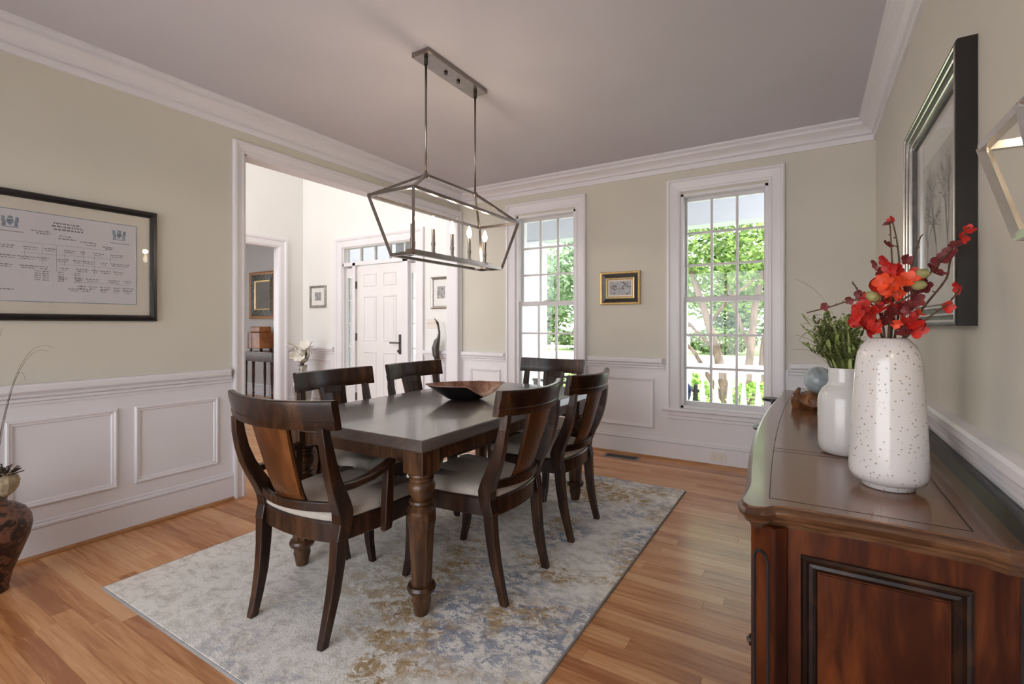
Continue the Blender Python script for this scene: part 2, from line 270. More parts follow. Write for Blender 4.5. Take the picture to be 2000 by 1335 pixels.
# ------------------------------------------------------------------ mesh helpers
class MB:
    def __init__(s): s.v = []; s.f = []
    def add(s, vs, fs):
        o = len(s.v); s.v += [tuple(p) for p in vs]; s.f += [tuple(i+o for i in f) for f in fs]; return s
    def box(s, x0, x1, y0, y1, z0, z1):
        return s.add([(x0,y0,z0),(x1,y0,z0),(x1,y1,z0),(x0,y1,z0),(x0,y0,z1),(x1,y0,z1),(x1,y1,z1),(x0,y1,z1)],
                     [(3,2,1,0),(4,5,6,7),(0,1,5,4),(1,2,6,5),(2,3,7,6),(3,0,4,7)])
    def beam(s, a, b, w, h, up=(0, 0, 1)):
        a = Vector(a); b = Vector(b); d = (b-a).normalized(); u = Vector(up)
        if abs(d.dot(u)) > 0.98: u = Vector((1, 0, 0))
        r = d.cross(u).normalized(); u = r.cross(d).normalized()
        P = []
        for c in (a, b):
            for i, j in ((-1,-1),(1,-1),(1,1),(-1,1)): P.append(c+r*(i*w/2)+u*(j*h/2))
        return s.add(P, [(3,2,1,0),(4,5,6,7),(0,1,5,4),(1,2,6,5),(2,3,7,6),(3,0,4,7)])
    def loft(s, rings, cap=True, closed=True):
        n = len(rings[0]); vs = [p for r in rings for p in r]; fs = []
        for k in range(len(rings)-1):
            for i in range(n if closed else n-1):
                j = (i+1) % n; fs.append((k*n+i, k*n+j, (k+1)*n+j, (k+1)*n+i))
        if cap: fs.append(tuple(range(n-1, -1, -1))); fs.append(tuple((len(rings)-1)*n+i for i in range(n)))
        return s.add(vs, fs)
    def tube(s, pts, rad, n=6, cap=True):
        P = [Vector(p) for p in pts]; rs = rad if isinstance(rad, (list, tuple)) else [rad]*len(P)
        t0 = (P[1]-P[0]).normalized(); ref = Vector((0, 0, 1)) if abs(t0.z) < 0.9 else Vector((1, 0, 0))
        u = t0.cross(ref).normalized(); rings = []
        for i, p in enumerate(P):
            t = (P[min(i+1, len(P)-1)]-P[max(i-1, 0)]).normalized()
            u = (u-t*u.dot(t)).normalized(); w = t.cross(u)
            rings.append([p+(u*math.cos(2*PI*k/n)+w*math.sin(2*PI*k/n))*rs[i] for k in range(n)])
        return s.loft(rings, cap)
    def lathe(s, prof, n=24, c=(0, 0, 0), rot=0.0, cap=True):
        return s.loft([[(c[0]+r*math.cos(rot+2*PI*k/n), c[1]+r*math.sin(rot+2*PI*k/n), c[2]+z) for k in range(n)] for r, z in prof], cap)
    def rects(s, path):     # rectangular section along a path: (centre, half x, half y)
        return s.loft([[(c[0]-a, c[1]-b, c[2]), (c[0]+a, c[1]-b, c[2]), (c[0]+a, c[1]+b, c[2]), (c[0]-a, c[1]+b, c[2])] for c, a, b in path])
    def frame(s, O, U, V, Nn, w, h, prof, cap=False):   # rectangular frame lofted through (inset, height) pairs
        O, U, V, Nn = Vector(O), Vector(U), Vector(V), Vector(Nn)
        rings = [[O+U*(i)+V*(i)+Nn*t, O+U*(w-i)+V*(i)+Nn*t, O+U*(w-i)+V*(h-i)+Nn*t, O+U*(i)+V*(h-i)+Nn*t] for i, t in prof]
        return s.loft(rings, cap)
    def casing3(s, O, U, V, Nn, w, h, prof):   # three-sided door casing; O bottom outer corner
        O, U, V, Nn = Vector(O), Vector(U), Vector(V), Vector(Nn)
        rings = [[O+U*i+Nn*t, O+U*i+V*(h-i)+Nn*t, O+U*(w-i)+V*(h-i)+Nn*t, O+U*(w-i)+Nn*t] for i, t in prof]
        return s.loft(rings, False, False)
    def mold(s, prof, p0, p1, nrm, m0=0, m1=0):   # straight moulding, profile (depth, z), mitre factors
        p0, p1, nrm = Vector(p0), Vector(p1), Vector(nrm); d = (p1-p0).normalized()
        a = [p0+d*(m0*q)+nrm*q+Vector((0, 0, z)) for q, z in prof]; b2 = [p1-d*(m1*q)+nrm*q+Vector((0, 0, z)) for q, z in prof]
        return s.loft([a, b2])
    def wallgrid(s, axis, a0, a1, t0, t1, z0, z1, holes):   # wall slab with rectangular holes (a, a, z, z)
        xs = sorted({a0, a1, *[h[0] for h in holes], *[h[1] for h in holes]}); zs = sorted({z0, z1, *[h[2] for h in holes], *[h[3] for h in holes]})
        xs = [x for x in xs if a0 <= x <= a1]; zs = [z for z in zs if z0 <= z <= z1]
        for i in range(len(xs)-1):
            for k in range(len(zs)-1):
                cx, cz = (xs[i]+xs[i+1])/2, (zs[k]+zs[k+1])/2
                if any(h[0] < cx < h[1] and h[2] < cz < h[3] for h in holes): continue
                if axis == 'x': s.box(xs[i], xs[i+1], t0, t1, zs[k], zs[k+1])
                else: s.box(t0, t1, xs[i], xs[i+1], zs[k], zs[k+1])
        return s
    def mesh(s, name, m, smooth=False):
        me = bpy.data.meshes.new(name); me.from_pydata(s.v, [], s.f); me.materials.append(MATS[m])
        bm = bmesh.new(); bm.from_mesh(me); bmesh.ops.recalc_face_normals(bm, faces=bm.faces); bm.to_mesh(me); bm.free()
        if smooth:
            me.shade_smooth()
        return me
    def build(s, name, m, parent=None, smooth=False, bevel=0, autos=False, sub=0, seg=2):
        o = bpy.data.objects.new(name, s.mesh(name, m, smooth)); C.objects.link(o)
        if parent: o.parent = parent
        if sub:
            d = o.modifiers.new('sub', 'SUBSURF'); d.levels = sub; d.render_levels = sub
        if bevel:
            d = o.modifiers.new('bevel', 'BEVEL'); d.width = bevel; d.segments = seg; d.limit_method = 'ANGLE'; d.angle_limit = 0.6
        if autos:
            o.data.shade_smooth()
            o.data.set_sharp_from_angle(angle=math.radians(35))
        return o
def B(x0, x1, y0, y1, z0, z1): return MB().box(x0, x1, y0, y1, z0, z1)
def thing(name, label, cat, loc=(0, 0, 0), rz=0.0, group=None, kind=None):
    o = bpy.data.objects.new(name, None); C.objects.link(o); o.location = loc; o.rotation_euler = (0, 0, rz); o.empty_display_size = 0.1
    return tag(o, label, cat, group, kind)
def tag(o, label=None, cat=None, group=None, kind=None):
    if label: o['label'] = label
    if cat: o['category'] = cat
    if group: o['group'] = group
    if kind: o['kind'] = kind
    return o
def struct(o, label=None):
    o['kind'] = 'structure'
    if label: o['label'] = label
    return o
def copy_tree(o, parent=None):
    c = o.copy(); C.objects.link(c); c.parent = parent
    for ch in list(o.children): copy_tree(ch, c)
    return c

# ------------------------------------------------------------------ room shell
fl = struct(B(XL, XR, YN, YB, -0.12, -0.014).build('floor', 'dark_hole'), 'honey oak strip floor of the dining room')
rows = []; y = 0.08
while y < YB-0.001:
    rows.append((y, min(y+0.0702, YB))); y += 0.0702
rng = random.Random(11)
for (ya, yb_) in rows:
    x = XL - rng.uniform(0, 0.9)
    while x < XR:
        ln = rng.choice([0.55, 0.8, 1.0, 1.25, 1.5, 1.7]) * rng.uniform(0.9, 1.1)
        xa, xb = max(x, XL), min(x+ln, XR); x += ln
        if xb-xa < 0.05: continue
        h = 0.0003*rng.random()
        bm = MB(); g = 0.0003
        bm.loft([[(xa+g, ya+g, -0.014), (xb-g, ya+g, -0.014), (xb-g, yb_-g, -0.014), (xa+g, yb_-g, -0.014)],
                 [(xa+g, ya+g, -0.0006-h), (xb-g, ya+g, -0.0006-h), (xb-g, yb_-g, -0.0006-h), (xa+g, yb_-g, -0.0006-h)],
                 [(xa+g*2.5, ya+g*2.5, -h), (xb-g*2.5, ya+g*2.5, -h), (xb-g*2.5, yb_-g*2.5, -h), (xa+g*2.5, yb_-g*2.5, -h)]])
        bm.build('plank', 'floor_oak', fl)
B(XL, XR, YN, 0.08, -0.014, 0.0).build('floor_boards', 'floor_far', fl)
struct(B(-9.6, XL, YN, YB, -0.12, -0.0003).build('floor_foyer', 'floor_far'), 'oak floor running on through the foyer')
struct(B(-9.6, XF-0.12, YB, 4.85, -0.12, -0.0003).build('floor_side_room', 'floor_far'), 'oak floor of the room beyond the foyer')
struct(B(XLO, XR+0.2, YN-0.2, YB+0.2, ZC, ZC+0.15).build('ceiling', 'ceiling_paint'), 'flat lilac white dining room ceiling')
struct(B(XF-0.12, XLO, YN-0.2, YB+0.2, ZF, ZF+0.15).build('ceiling_foyer', 'foyer_paint'), 'high ceiling of the two storey foyer')
struct(B(-9.8, XF-0.12, YN-0.2, 5.05, 2.75, 2.9).build('ceiling_side_room', 'ceiling_paint'), 'ceiling of the room beyond the foyer')

OPY0, OPY1, OPZ = 1.94, 4.385, 2.43
wl = struct(MB().wallgrid('y', YN-0.2, YB+0.2, XLO, XL, 0, ZF, [(OPY0, OPY1, 0, OPZ)]).build('wall_left', 'wall_paint'), 'cream wall with white wainscot and wide cased opening')
RWX, LWX = (-0.972, -0.282), (-2.68, -1.99); WZ = (0.478, 2.372)
wb = struct(MB().wallgrid('x', XL, XR, YB, YB+0.2, 0, ZC, [(*RWX, *WZ), (*LWX, *WZ)]).build('wall_back', 'wall_paint'), 'cream window wall with white wainscot')
wr = struct(B(XR, XR+0.2, YN-0.2, YB+0.2, 0, ZC).build('wall_right', 'wall_paint'), 'cream wall behind the long sideboard')
wn_ = struct(MB().wallgrid('x', XL, XR, YN-0.2, YN, 0, ZC, [(-3.1, 0.2, 0.05, 2.35)]).build('wall_near', 'wall_paint'))
wf = struct(MB().wallgrid('x', XF-0.12, XLO, YB, YB+0.10, 0, ZF, [(-5.47, -4.07, 0, 2.29)]).build('wall_foyer_front', 'foyer_paint'), 'white entrance wall around the front door')
wfl = struct(MB().wallgrid('y', YN-0.2, YB+0.2, XF-0.12, XF, 0, ZF, [(2.95, 4.09, 0, 2.31)]).build('wall_foyer_side', 'foyer_paint'), 'white foyer wall with a doorway to another room')
struct(MB().wallgrid('x', XF, XLO, YN-0.2, YN, 0, ZF, [(-6.1, -3.8, 0.1, 4.9)]).build('wall_foyer_near', 'foyer_paint'))
struct(B(XLO-0.004, XLO, YN, YB, OPZ+0.15, ZF).build('wall_foyer_upper', 'foyer_paint'))
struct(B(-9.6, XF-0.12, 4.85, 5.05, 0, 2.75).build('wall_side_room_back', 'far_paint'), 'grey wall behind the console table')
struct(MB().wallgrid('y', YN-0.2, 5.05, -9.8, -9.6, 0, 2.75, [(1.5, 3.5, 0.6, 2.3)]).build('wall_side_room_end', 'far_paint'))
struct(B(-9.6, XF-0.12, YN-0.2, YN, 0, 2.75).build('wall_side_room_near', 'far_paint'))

# unseen windows added to brighten dining room and foyer: frames and panes
def bigwin(name, x0, x1, z0, z1, nx, nz, yy, parent_label):
    f = MB(); f.frame((x0, yy, z0), (1,0,0), (0,0,1), (0,1,0), x1-x0, z1-z0, [(0,0),(0,0.06),(0.06,0.06),(0.06,0),(0,0)])
    o = struct(f.build(name, 'sash_paint'), parent_label)
    for i in range(1, nx): B(x0+(x1-x0)*i/nx-0.02, x0+(x1-x0)*i/nx+0.02, yy+0.01, yy+0.05, z0+0.05, z1-0.05).build('muntin', 'sash_paint', o)
    for i in range(1, nz): B(x0+0.05, x1-0.05, yy+0.015, yy+0.045, z0+(z1-z0)*i/nz-0.02, z0+(z1-z0)*i/nz+0.02).build('muntin', 'sash_paint', o)
    B(x0+0.03, x1-0.03, yy+0.028, yy+0.032, z0+0.03, z1-0.03).build('pane', 'pane_glass', o)
bigwin('window_3', -3.1, 0.2, 0.05, 2.35, 4, 1, YN-0.12, 'unseen wide window added behind the camera for daylight')
bigwin('window_4', -6.1, -3.8, 0.1, 4.9, 3, 4, YN-0.12, 'unseen tall window added opposite the front door to brighten the foyer')

# mouldings
RAIL = [(0,.800),(.011,.800),(.013,.812),(.008,.815),(.019,.819),(.019,.831),(.012,.835),(.028,.842),(.030,.852),(.022,.856),(.040,.868),(.043,.874),(.043,.897),(.037,.907),(.0,.910)]
BASE = [(0,0),(.016,0),(.016,.150),(.010,.154),(.021,.159),(.021,.170),(.009,.176),(.012,.184),(.008,.192),(0,.192)]
SHOE = [(.016,0),(.034,0),(.033,.010),(.027,.017),(.016,.020)]
CROWN = [(0,2.580),(.016,2.580),(.016,2.616),(.008,2.619),(.008,2.624),(.030,2.630),(.030,2.640),(.022,2.643),(.030,2.654),(.048,2.668),(.074,2.680),(.090,2.684),(.090,2.696),(.080,2.699),(.080,2.706),(.096,2.714),(.110,2.718),(.110,2.735),(0,2.735)]
def base(name, p0, p1, n, m0=0, m1=0, lab=None):
    o = struct(MB().mold(BASE, p0, p1, n, m0, m1).build(name, 'trim_paint'), lab)
    MB().mold(SHOE, p0, p1, n, m0, m1).build('shoe_moulding', 'shoe_oak', o); return o
base('baseboard_left', (XL, YN, 0), (XL, 1.857, 0), (1,0,0), 0, 0, 'tall white baseboard with oak shoe strip on the picture wall')
base('baseboard_back', (XL, YB, 0), (XR, YB, 0), (0,-1,0), 0, 1, 'tall white baseboard under the windows')
base('baseboard_right', (XR, YN, 0), (XR, YB, 0), (-1,0,0), 0, 1, 'tall white baseboard behind the sideboard')
struct(MB().mold(CROWN, (XL, YN, 0), (XL, YB, 0), (1,0,0), 0, 1).build('trim_1', 'trim_paint'), 'stepped white crown moulding over the picture wall')
struct(MB().mold(CROWN, (XL, YB, 0), (XR, YB, 0), (0,-1,0), 1, 1).build('trim_2', 'trim_paint'), 'stepped white crown moulding over the windows')
struct(MB().mold(CROWN, (XR, YN, 0), (XR, YB, 0), (-1,0,0), 0, 1).build('trim_3', 'trim_paint'), 'stepped white crown moulding over the sideboard wall')
# wainscot skins, chair rails, panel mouldings
B(XL, XL+.005, YN, 1.86, 0.0, 0.85).build('wainscot', 'trim_paint', wl)
wsk = MB()
for a, c in ((XL, -2.78), (-1.89, -1.085), (-0.165, XR)): wsk.box(a, c, YB-.005, YB, 0, 0.85)
wsk.box(-2.78, -1.89, YB-.005, YB, 0, 0.46); wsk.box(-1.085, -.165, YB-.005, YB, 0, 0.46)
wsk.build('wainscot', 'trim_paint', wb)
B(XR-.005, XR, YN, YB, 0, 0.85).build('wainscot', 'trim_paint', wr)
def rail(parent, p0, p1, n, m0=0, m1=0): return MB().mold(RAIL, p0, p1, n, m0, m1).build('chair_rail', 'trim_paint', parent)
rail(wl, (XL, YN, 0), (XL, 1.852, 0), (1,0,0), 0, 0.5)
rail(wb, (XL, YB, 0), (-2.80, YB, 0), (0,-1,0), 1, 0.6)
rail(wb, (-1.868, YB, 0), (-1.105, YB, 0), (0,-1,0), 0.6, 0.6)
rail(wb, (-0.145, YB, 0), (XR, YB, 0), (0,-1,0), 0.6, 1)
rail(wr, (XR, YN, 0), (XR, YB, 0), (-1,0,0), 0, 1)
PM = [(0,.005),(0,.012),(.006,.019),(.012,.019),(.018,.014),(.026,.013),(.030,.006),(.032,.005)]
for a, c in ((-.80,-.33),(-.24,.23),(.24,.71)[:0] or (.25,.70),(.735,1.197),(1.282,1.760)):
    MB().frame((XL, a, .268), (0,1,0), (0,0,1), (1,0,0), c-a, .457, PM).build('panel_moulding', 'trim_paint', wl)
for a, c in ((-3.29,-2.88),(-1.80,-1.21),(-.07,.33)):
    MB().frame((a, YB, .268), (1,0,0), (0,0,1), (0,-1,0), c-a, .457, PM).build('panel_moulding', 'trim_paint', wb)
# opening casing and jamb lining
CAS = [(0,0),(0,.026),(.008,.030),(.020,.030),(.024,.022),(.060,.016),(.066,.020),(.076,.018),(.080,.012),(.080,0)]
t1 = struct(MB().casing3((XL, OPY0-.08, 0), (0,1,0), (0,0,1), (1,0,0), OPY1-OPY0+.15, OPZ+.08, CAS).build('trim_4', 'trim_paint'), 'white casing around the wide foyer opening')
j = MB(); j.box(XLO-.002, XL+.002, OPY0, OPY0+.012, 0, OPZ); j.box(XLO-.002, XL+.002, OPY1-.012, OPY1, 0, OPZ); j.box(XLO-.002, XL+.002, OPY0, OPY1, OPZ-.012, OPZ)
j.build('jamb', 'trim_paint', t1)
MB().casing3((XLO, OPY0-.08, 0), (0,1,0), (0,0,1), (-1,0,0), OPY1-OPY0+.15, OPZ+.08, CAS).build('casing', 'trim_paint', t1)

# sash windows
def window(n, xc, lab):
    w = struct(bpy.data.objects.new('window_%d' % n, None), lab); C.objects.link(w); w.location = (xc, YB, 0)
    x0, x1, z0, z1 = -.345, .345, .478, 2.372
    WC = [(0,0),(0,.030),(.010,.036),(.022,.036),(.028,.024),(.088,.016),(.096,.022),(.108,.020),(.116,.010),(.118,0)]
    MB().casing3((-.462, 0, .47), (1,0,0), (0,0,1), (0,-1,0), .924, 2.505-.47, WC).build('casing', 'trim_paint', w)
    jm = MB(); jm.box(x0, x0+.022, 0, .19, z0, z1); jm.box(x1-.022, x1, 0, .19, z0, z1); jm.box(x0, x1, 0, .19, z1-.022, z1); jm.box(x0, x1, 0, .19, z0, z0+.02)
    jm.build('jamb', 'trim_paint', w)
    st = MB(); st.mold([(-.02,.445),(.036,.445),(.046,.452),(.046,.464),(.038,.472),(-.02,.474)], (-.505, 0, 0), (.505, 0, 0), (0,-1,0)); st.build('stool', 'trim_paint', w)
    MB().mold([(0,.358),(.012,.358),(.012,.372),(.018,.378),(.018,.400),(.024,.410),(.024,.445),(0,.445)], (-.462, 0, 0), (.462, 0, 0), (0,-1,0), .5, .5).build('apron', 'trim_paint', w)
    for (za, zb, ya, mrz) in ((1.415, 2.355, .085, 'up'), (.495, 1.462, .045, 'low')):
        sa = MB(); top = .035 if mrz == 'up' else .044; bot = .044 if mrz == 'up' else .040
        a, c = x0+.018, x1-.018
        sa.box(a, a+.020, ya, ya+.036, za, zb); sa.box(c-.020, c, ya, ya+.036, za, zb); sa.box(a+.02, c-.02, ya, ya+.036, zb-top, zb); sa.box(a+.02, c-.02, ya, ya+.036, za, za+bot)
        so = sa.build('sash', 'sash_paint', w, bevel=.003)
        ga, gb, gz0, gz1 = a+.02, c-.02, za+bot, zb-top
        for i in (1, 2): B(ga+(gb-ga)*i/3-.010, ga+(gb-ga)*i/3+.010, ya+.006, ya+.030, gz0, gz1).build('muntin', 'sash_paint', so)
        for i in (1, 2): B(ga, gb, ya+.007, ya+.029, gz0+(gz1-gz0)*i/3-.010, gz0+(gz1-gz0)*i/3+.010).build('muntin', 'sash_paint', so)
        for i in range(3):
            for k in range(3):
                B(ga+(gb-ga)*i/3+.009, ga+(gb-ga)*(i+1)/3-.009, ya+.016, ya+.020, gz0+(gz1-gz0)*k/3+.009, gz0+(gz1-gz0)*(k+1)/3-.009).build('pane', 'pane_glass', so)
    lk = MB(); lk.box(-.03, .03, .03, .05, 1.455, 1.468); lk.box(-.008, .02, .028, .046, 1.468, 1.478); lk.build('sash_lock', 'sash_paint', w)
    return w
window(1, -.627, 'tall white sash window beside the sideboard')
window(2, -2.335, 'tall white sash window beside the foyer opening')

# ------------------------------------------------------------------ front door unit
def door_unit():
    d = struct(bpy.data.objects.new('door_1', None), 'white six panel front door with sidelights and transom'); C.objects.link(d); d.location = (0, YB, 0)
    DC = [(0,0),(0,.03),(.02,.036),(.04,.03),(.05,.02),(.13,.016),(.14,.0)]
    MB().casing3((-5.612, 0, 0), (1,0,0), (0,0,1), (0,-1,0), 1.627, 2.403, DC).build('casing', 'trim_paint', d)
    fr = MB()
    for a, c in ((-5.472,-5.452),(-5.275,-5.222),(-4.350,-4.262),(-4.092,-4.068)): fr.box(a, c, .0, .095, 0, 2.05)
    fr.box(-5.472, -4.068, 0, .095, 2.012, 2.062); fr.box(-5.472, -4.068, 0, .095, 2.258, 2.29)
    fr.box(-5.472, -5.447, 0, .095, 2.06, 2.26); fr.box(-4.093, -4.068, 0, .095, 2.06, 2.26)
    fr.build('frame', 'trim_paint', d)
    tr = MB()
    for i in range(1, 5):
        x = -5.447+1.354*i/5; tr.box(x-.009, x+.009, .05, .09, 2.06, 2.26)
    to = tr.build('transom_bar', 'sash_paint', d)
    for i in range(5):
        x = -5.447+1.354*i/5; B(x+.006, x+1.354/5-.006, .066, .07, 2.06, 2.26).build('pane', 'pane_glass', d)
    for (a, c) in ((-5.455,-5.275),(-4.262,-4.092)):
        sl = MB(); sl.frame((a, .05, .02), (1,0,0), (0,0,1), (0,1,0), c-a, 1.99, [(0,0),(0,.04),(.02,.04),(.02,0),(0,0)])
        sl.box(a+.02, c-.02, .05, .09, .03, .60); sl.box(a+.02, c-.02, .05, .09, 1.865, 2.0)
        so = sl.build('sidelight', 'door_paint', d)
        for k in range(4):
            z = .60+1.265*k/4
            if k: B(a+.02, c-.02, .06, .085, z-.009, z+.009).build('muntin', 'sash_paint', so)
            B(a+.02, c-.02, .069, .073, z+.006, z+1.265/4-.006).build('pane', 'pane_glass', so)
    dl = B(-5.217, -4.356, .03, .075, .012, 2.004).build('door_leaf', 'door_paint', d)
    for (xa, xb) in ((-5.09,-4.845),(-4.725,-4.485)):
        for (za, zb) in ((.20,.86),(1.00,1.60),(1.725,1.90)):
            MB().frame((xa, .03, za), (1,0,0), (0,0,1), (0,-1,0), xb-xa, zb-za, [(0,0),(.006,.008),(.016,.008),(.030,-.006),(.045,.002),(.05,.002)], False).build('panel', 'door_paint', dl)
            B(xa+.045, xb-.045, .026, .034, za+.045, zb-.045).build('panel_field', 'door_paint', dl)
    h = MB(); h.box(-4.435, -4.400, .020, .030, .84, 1.09); h.tube([(-4.417, .02, .985), (-4.417, -.03, .985), (-4.54, -.032, .985)], .009, 8); h.tube([(-4.417, .02, .88), (-4.417, -.01, .88)], .018, 10)
    h.build('lever_handle', 'bronze', dl)
    for z in (.25, 1.05, 1.75): B(-5.232, -5.214, .005, .03, z-.05, z+.05).build('hinge', 'bronze', dl)
    B(-5.47, -4.07, 0.0, .1, -.02, .012).build('threshold', 'shoe_oak', d)
door_unit()
# foyer wainscot, rails and side doorway trim
for a, c in ((XF, -5.63), (-3.975, XLO)):
    MB().mold(RAIL, (a, YB, 0), (c, YB, 0), (0,-1,0)).build('chair_rail', 'trim_paint', wf)
    B(a, c, YB-.005, YB, 0, .85).build('wainscot', 'trim_paint', wf)
    MB().mold(BASE, (a, YB, 0), (c, YB, 0), (0,-1,0)).build('base_moulding', 'trim_paint', wf)
    MB().frame((a+.09, YB, .268), (1,0,0), (0,0,1), (0,-1,0), c-a-.18, .457, PM).build('panel_moulding', 'trim_paint', wf)
MB().mold(RAIL, (XF, 4.20, 0), (XF, YB, 0), (1,0,0), 0, 1).build('chair_rail', 'trim_paint', wfl)
MB().mold(BASE, (XF, 4.20, 0), (XF, YB, 0), (1,0,0), 0, 1).build('base_moulding', 'trim_paint', wfl)
B(XF, XF+.005, 4.195, YB, 0, .85).build('wainscot', 'trim_paint', wfl)
FC = [(0,0),(0,.03),(.02,.034),(.04,.03),(.05,.018),(.11,.014),(.13,.0)]
t5 = struct(MB().casing3((XF, 2.95-.13, 0), (0,1,0), (0,0,1), (1,0,0), 1.14+.24, 2.31+.12, FC).build('trim_5', 'trim_paint'), 'white casing of the doorway to the console table room')
jj = MB(); jj.box(XF-.12, XF, 2.95, 2.965, 0, 2.31); jj.box(XF-.12, XF, 4.075, 4.09, 0, 2.31); jj.box(XF-.12, XF, 2.95, 4.09, 2.295, 2.31); jj.build('jamb', 'trim_paint', t5)
struct(MB().mold(BASE, (-9.6, 4.85, 0), (XF-.12, 4.85, 0), (0,-1,0)).build('baseboard_side_room', 'trim_paint'))

# ------------------------------------------------------------------ rug
rug = thing('area_rug', 'cream abstract area rug with slate blue and ochre patches under the dining table', 'rug', (-1.765, 2.283, 0))
MB().loft([[(-1.0,-1.372,.0005),(1.0,-1.372,.0005),(1.0,1.372,.0005),(-1.0,1.372,.0005)],[(-1.0,-1.372,.008),(1.0,-1.372,.008),(1.0,1.372,.008),(-1.0,1.372,.008)],[(-.994,-1.366,.011),(.994,-1.366,.011),(.994,1.366,.011),(-.994,1.366,.011)]]).build('pile', 'rug_pile', rug)
MB().frame((-1.004,-1.376,.0), (1,0,0), (0,1,0), (0,0,1), 2.008, 2.752, [(0,0.0005),(0,.007),(.004,.010),(.0065,.010)]).build('binding', 'rug_binding', rug)
RZ = 0.011

# ------------------------------------------------------------------ dining table
TX, TY = -1.775, 2.30
tb = thing('dining_table', 'dark brown rectangular dining table with turned tapering legs', 'table', (TX, TY, RZ))
hx, hy = .515, .905
def rr(ix, z): return [(-hx+ix, -hy+ix, z), (hx-ix, -hy+ix, z), (hx-ix, hy-ix, z), (-hx+ix, hy-ix, z)]
MB().loft([rr(.012,.706), rr(0,.710), rr(-.002,.716), rr(.012,.748), rr(.015,.753), rr(.018,.754)]).build('tabletop', 'table_wood', tb, bevel=.002)
lx, ly = .398, .778
ap = MB(); ap.box(-lx+.05, lx-.05, -ly-.022, -ly+.003, .622, .706); ap.build('apron', 'leg_wood', tb)
ap = MB(); ap.box(-lx+.05, lx-.05, ly-.003, ly+.022, .622, .706); ap.build('apron', 'leg_wood', tb)
for sx in (-1, 1):
    x = sx*(lx+.010); B(x-.0125, x+.0125, -ly+.05, ly-.05, .622, .706).build('apron', 'leg_wood', tb)
LEG = [(.046,.592),(.054,.588),(.055,.580),(.046,.574),(.052,.569),(.052,.561),(.047,.555),(.054,.548),(.058,.532),(.053,.508),(.040,.486),(.036,.480),(.050,.476),(.053,.468),(.048,.460),(.040,.456),(.052,.446),(.060,.437),(.060,.424)]
TAP = [(.063,.424),(.063,.395),(.056,.36),(.044,.132),(.044,.128)]
FOOT = [(.046,.130),(.056,.126),(.061,.114),(.057,.100),(.045,.094),(.040,.086),(.038,.070),(.041,.062),(.036,.040),(.031,.012),(.028,0)]
for sx in (-1, 1):
    for sy in (-1, 1):
        m = MB(); m.box(sx*lx-.054, sx*lx+.054, sy*ly-.054, sy*ly+.054, .590, .706)
        for d, e in ((1, 0), (0, 1)):   # curved bracket beside the block
            P = []
            for (q, z) in ((.05,.600),(.078,.606),(.092,.618),(.098,.634),(.112,.640),(.118,.648),(.118,.706),(.05,.706)): P.append((q, z))
            if d: m.loft([[(sx*lx-sx*q, sy*(ly+t), z) for q, z in P] for t in (-.02,.02)])
            else: m.loft([[(sx*(lx+t), sy*ly-sy*q, z) for q, z in P] for t in (-.02,.02)])
        o = m.build('leg', 'leg_wood', tb, bevel=.003)
        MB().lathe(LEG, 28, (sx*lx, sy*ly, 0)).build('turning', 'leg_wood', o, autos=True)
        MB().lathe(TAP, 8, (sx*lx, sy*ly, 0), PI/8).build('taper', 'leg_wood', o, bevel=.003)
        MB().lathe(FOOT, 24, (sx*lx, sy*ly, 0)).build('foot', 'leg_wood', o, autos=True)

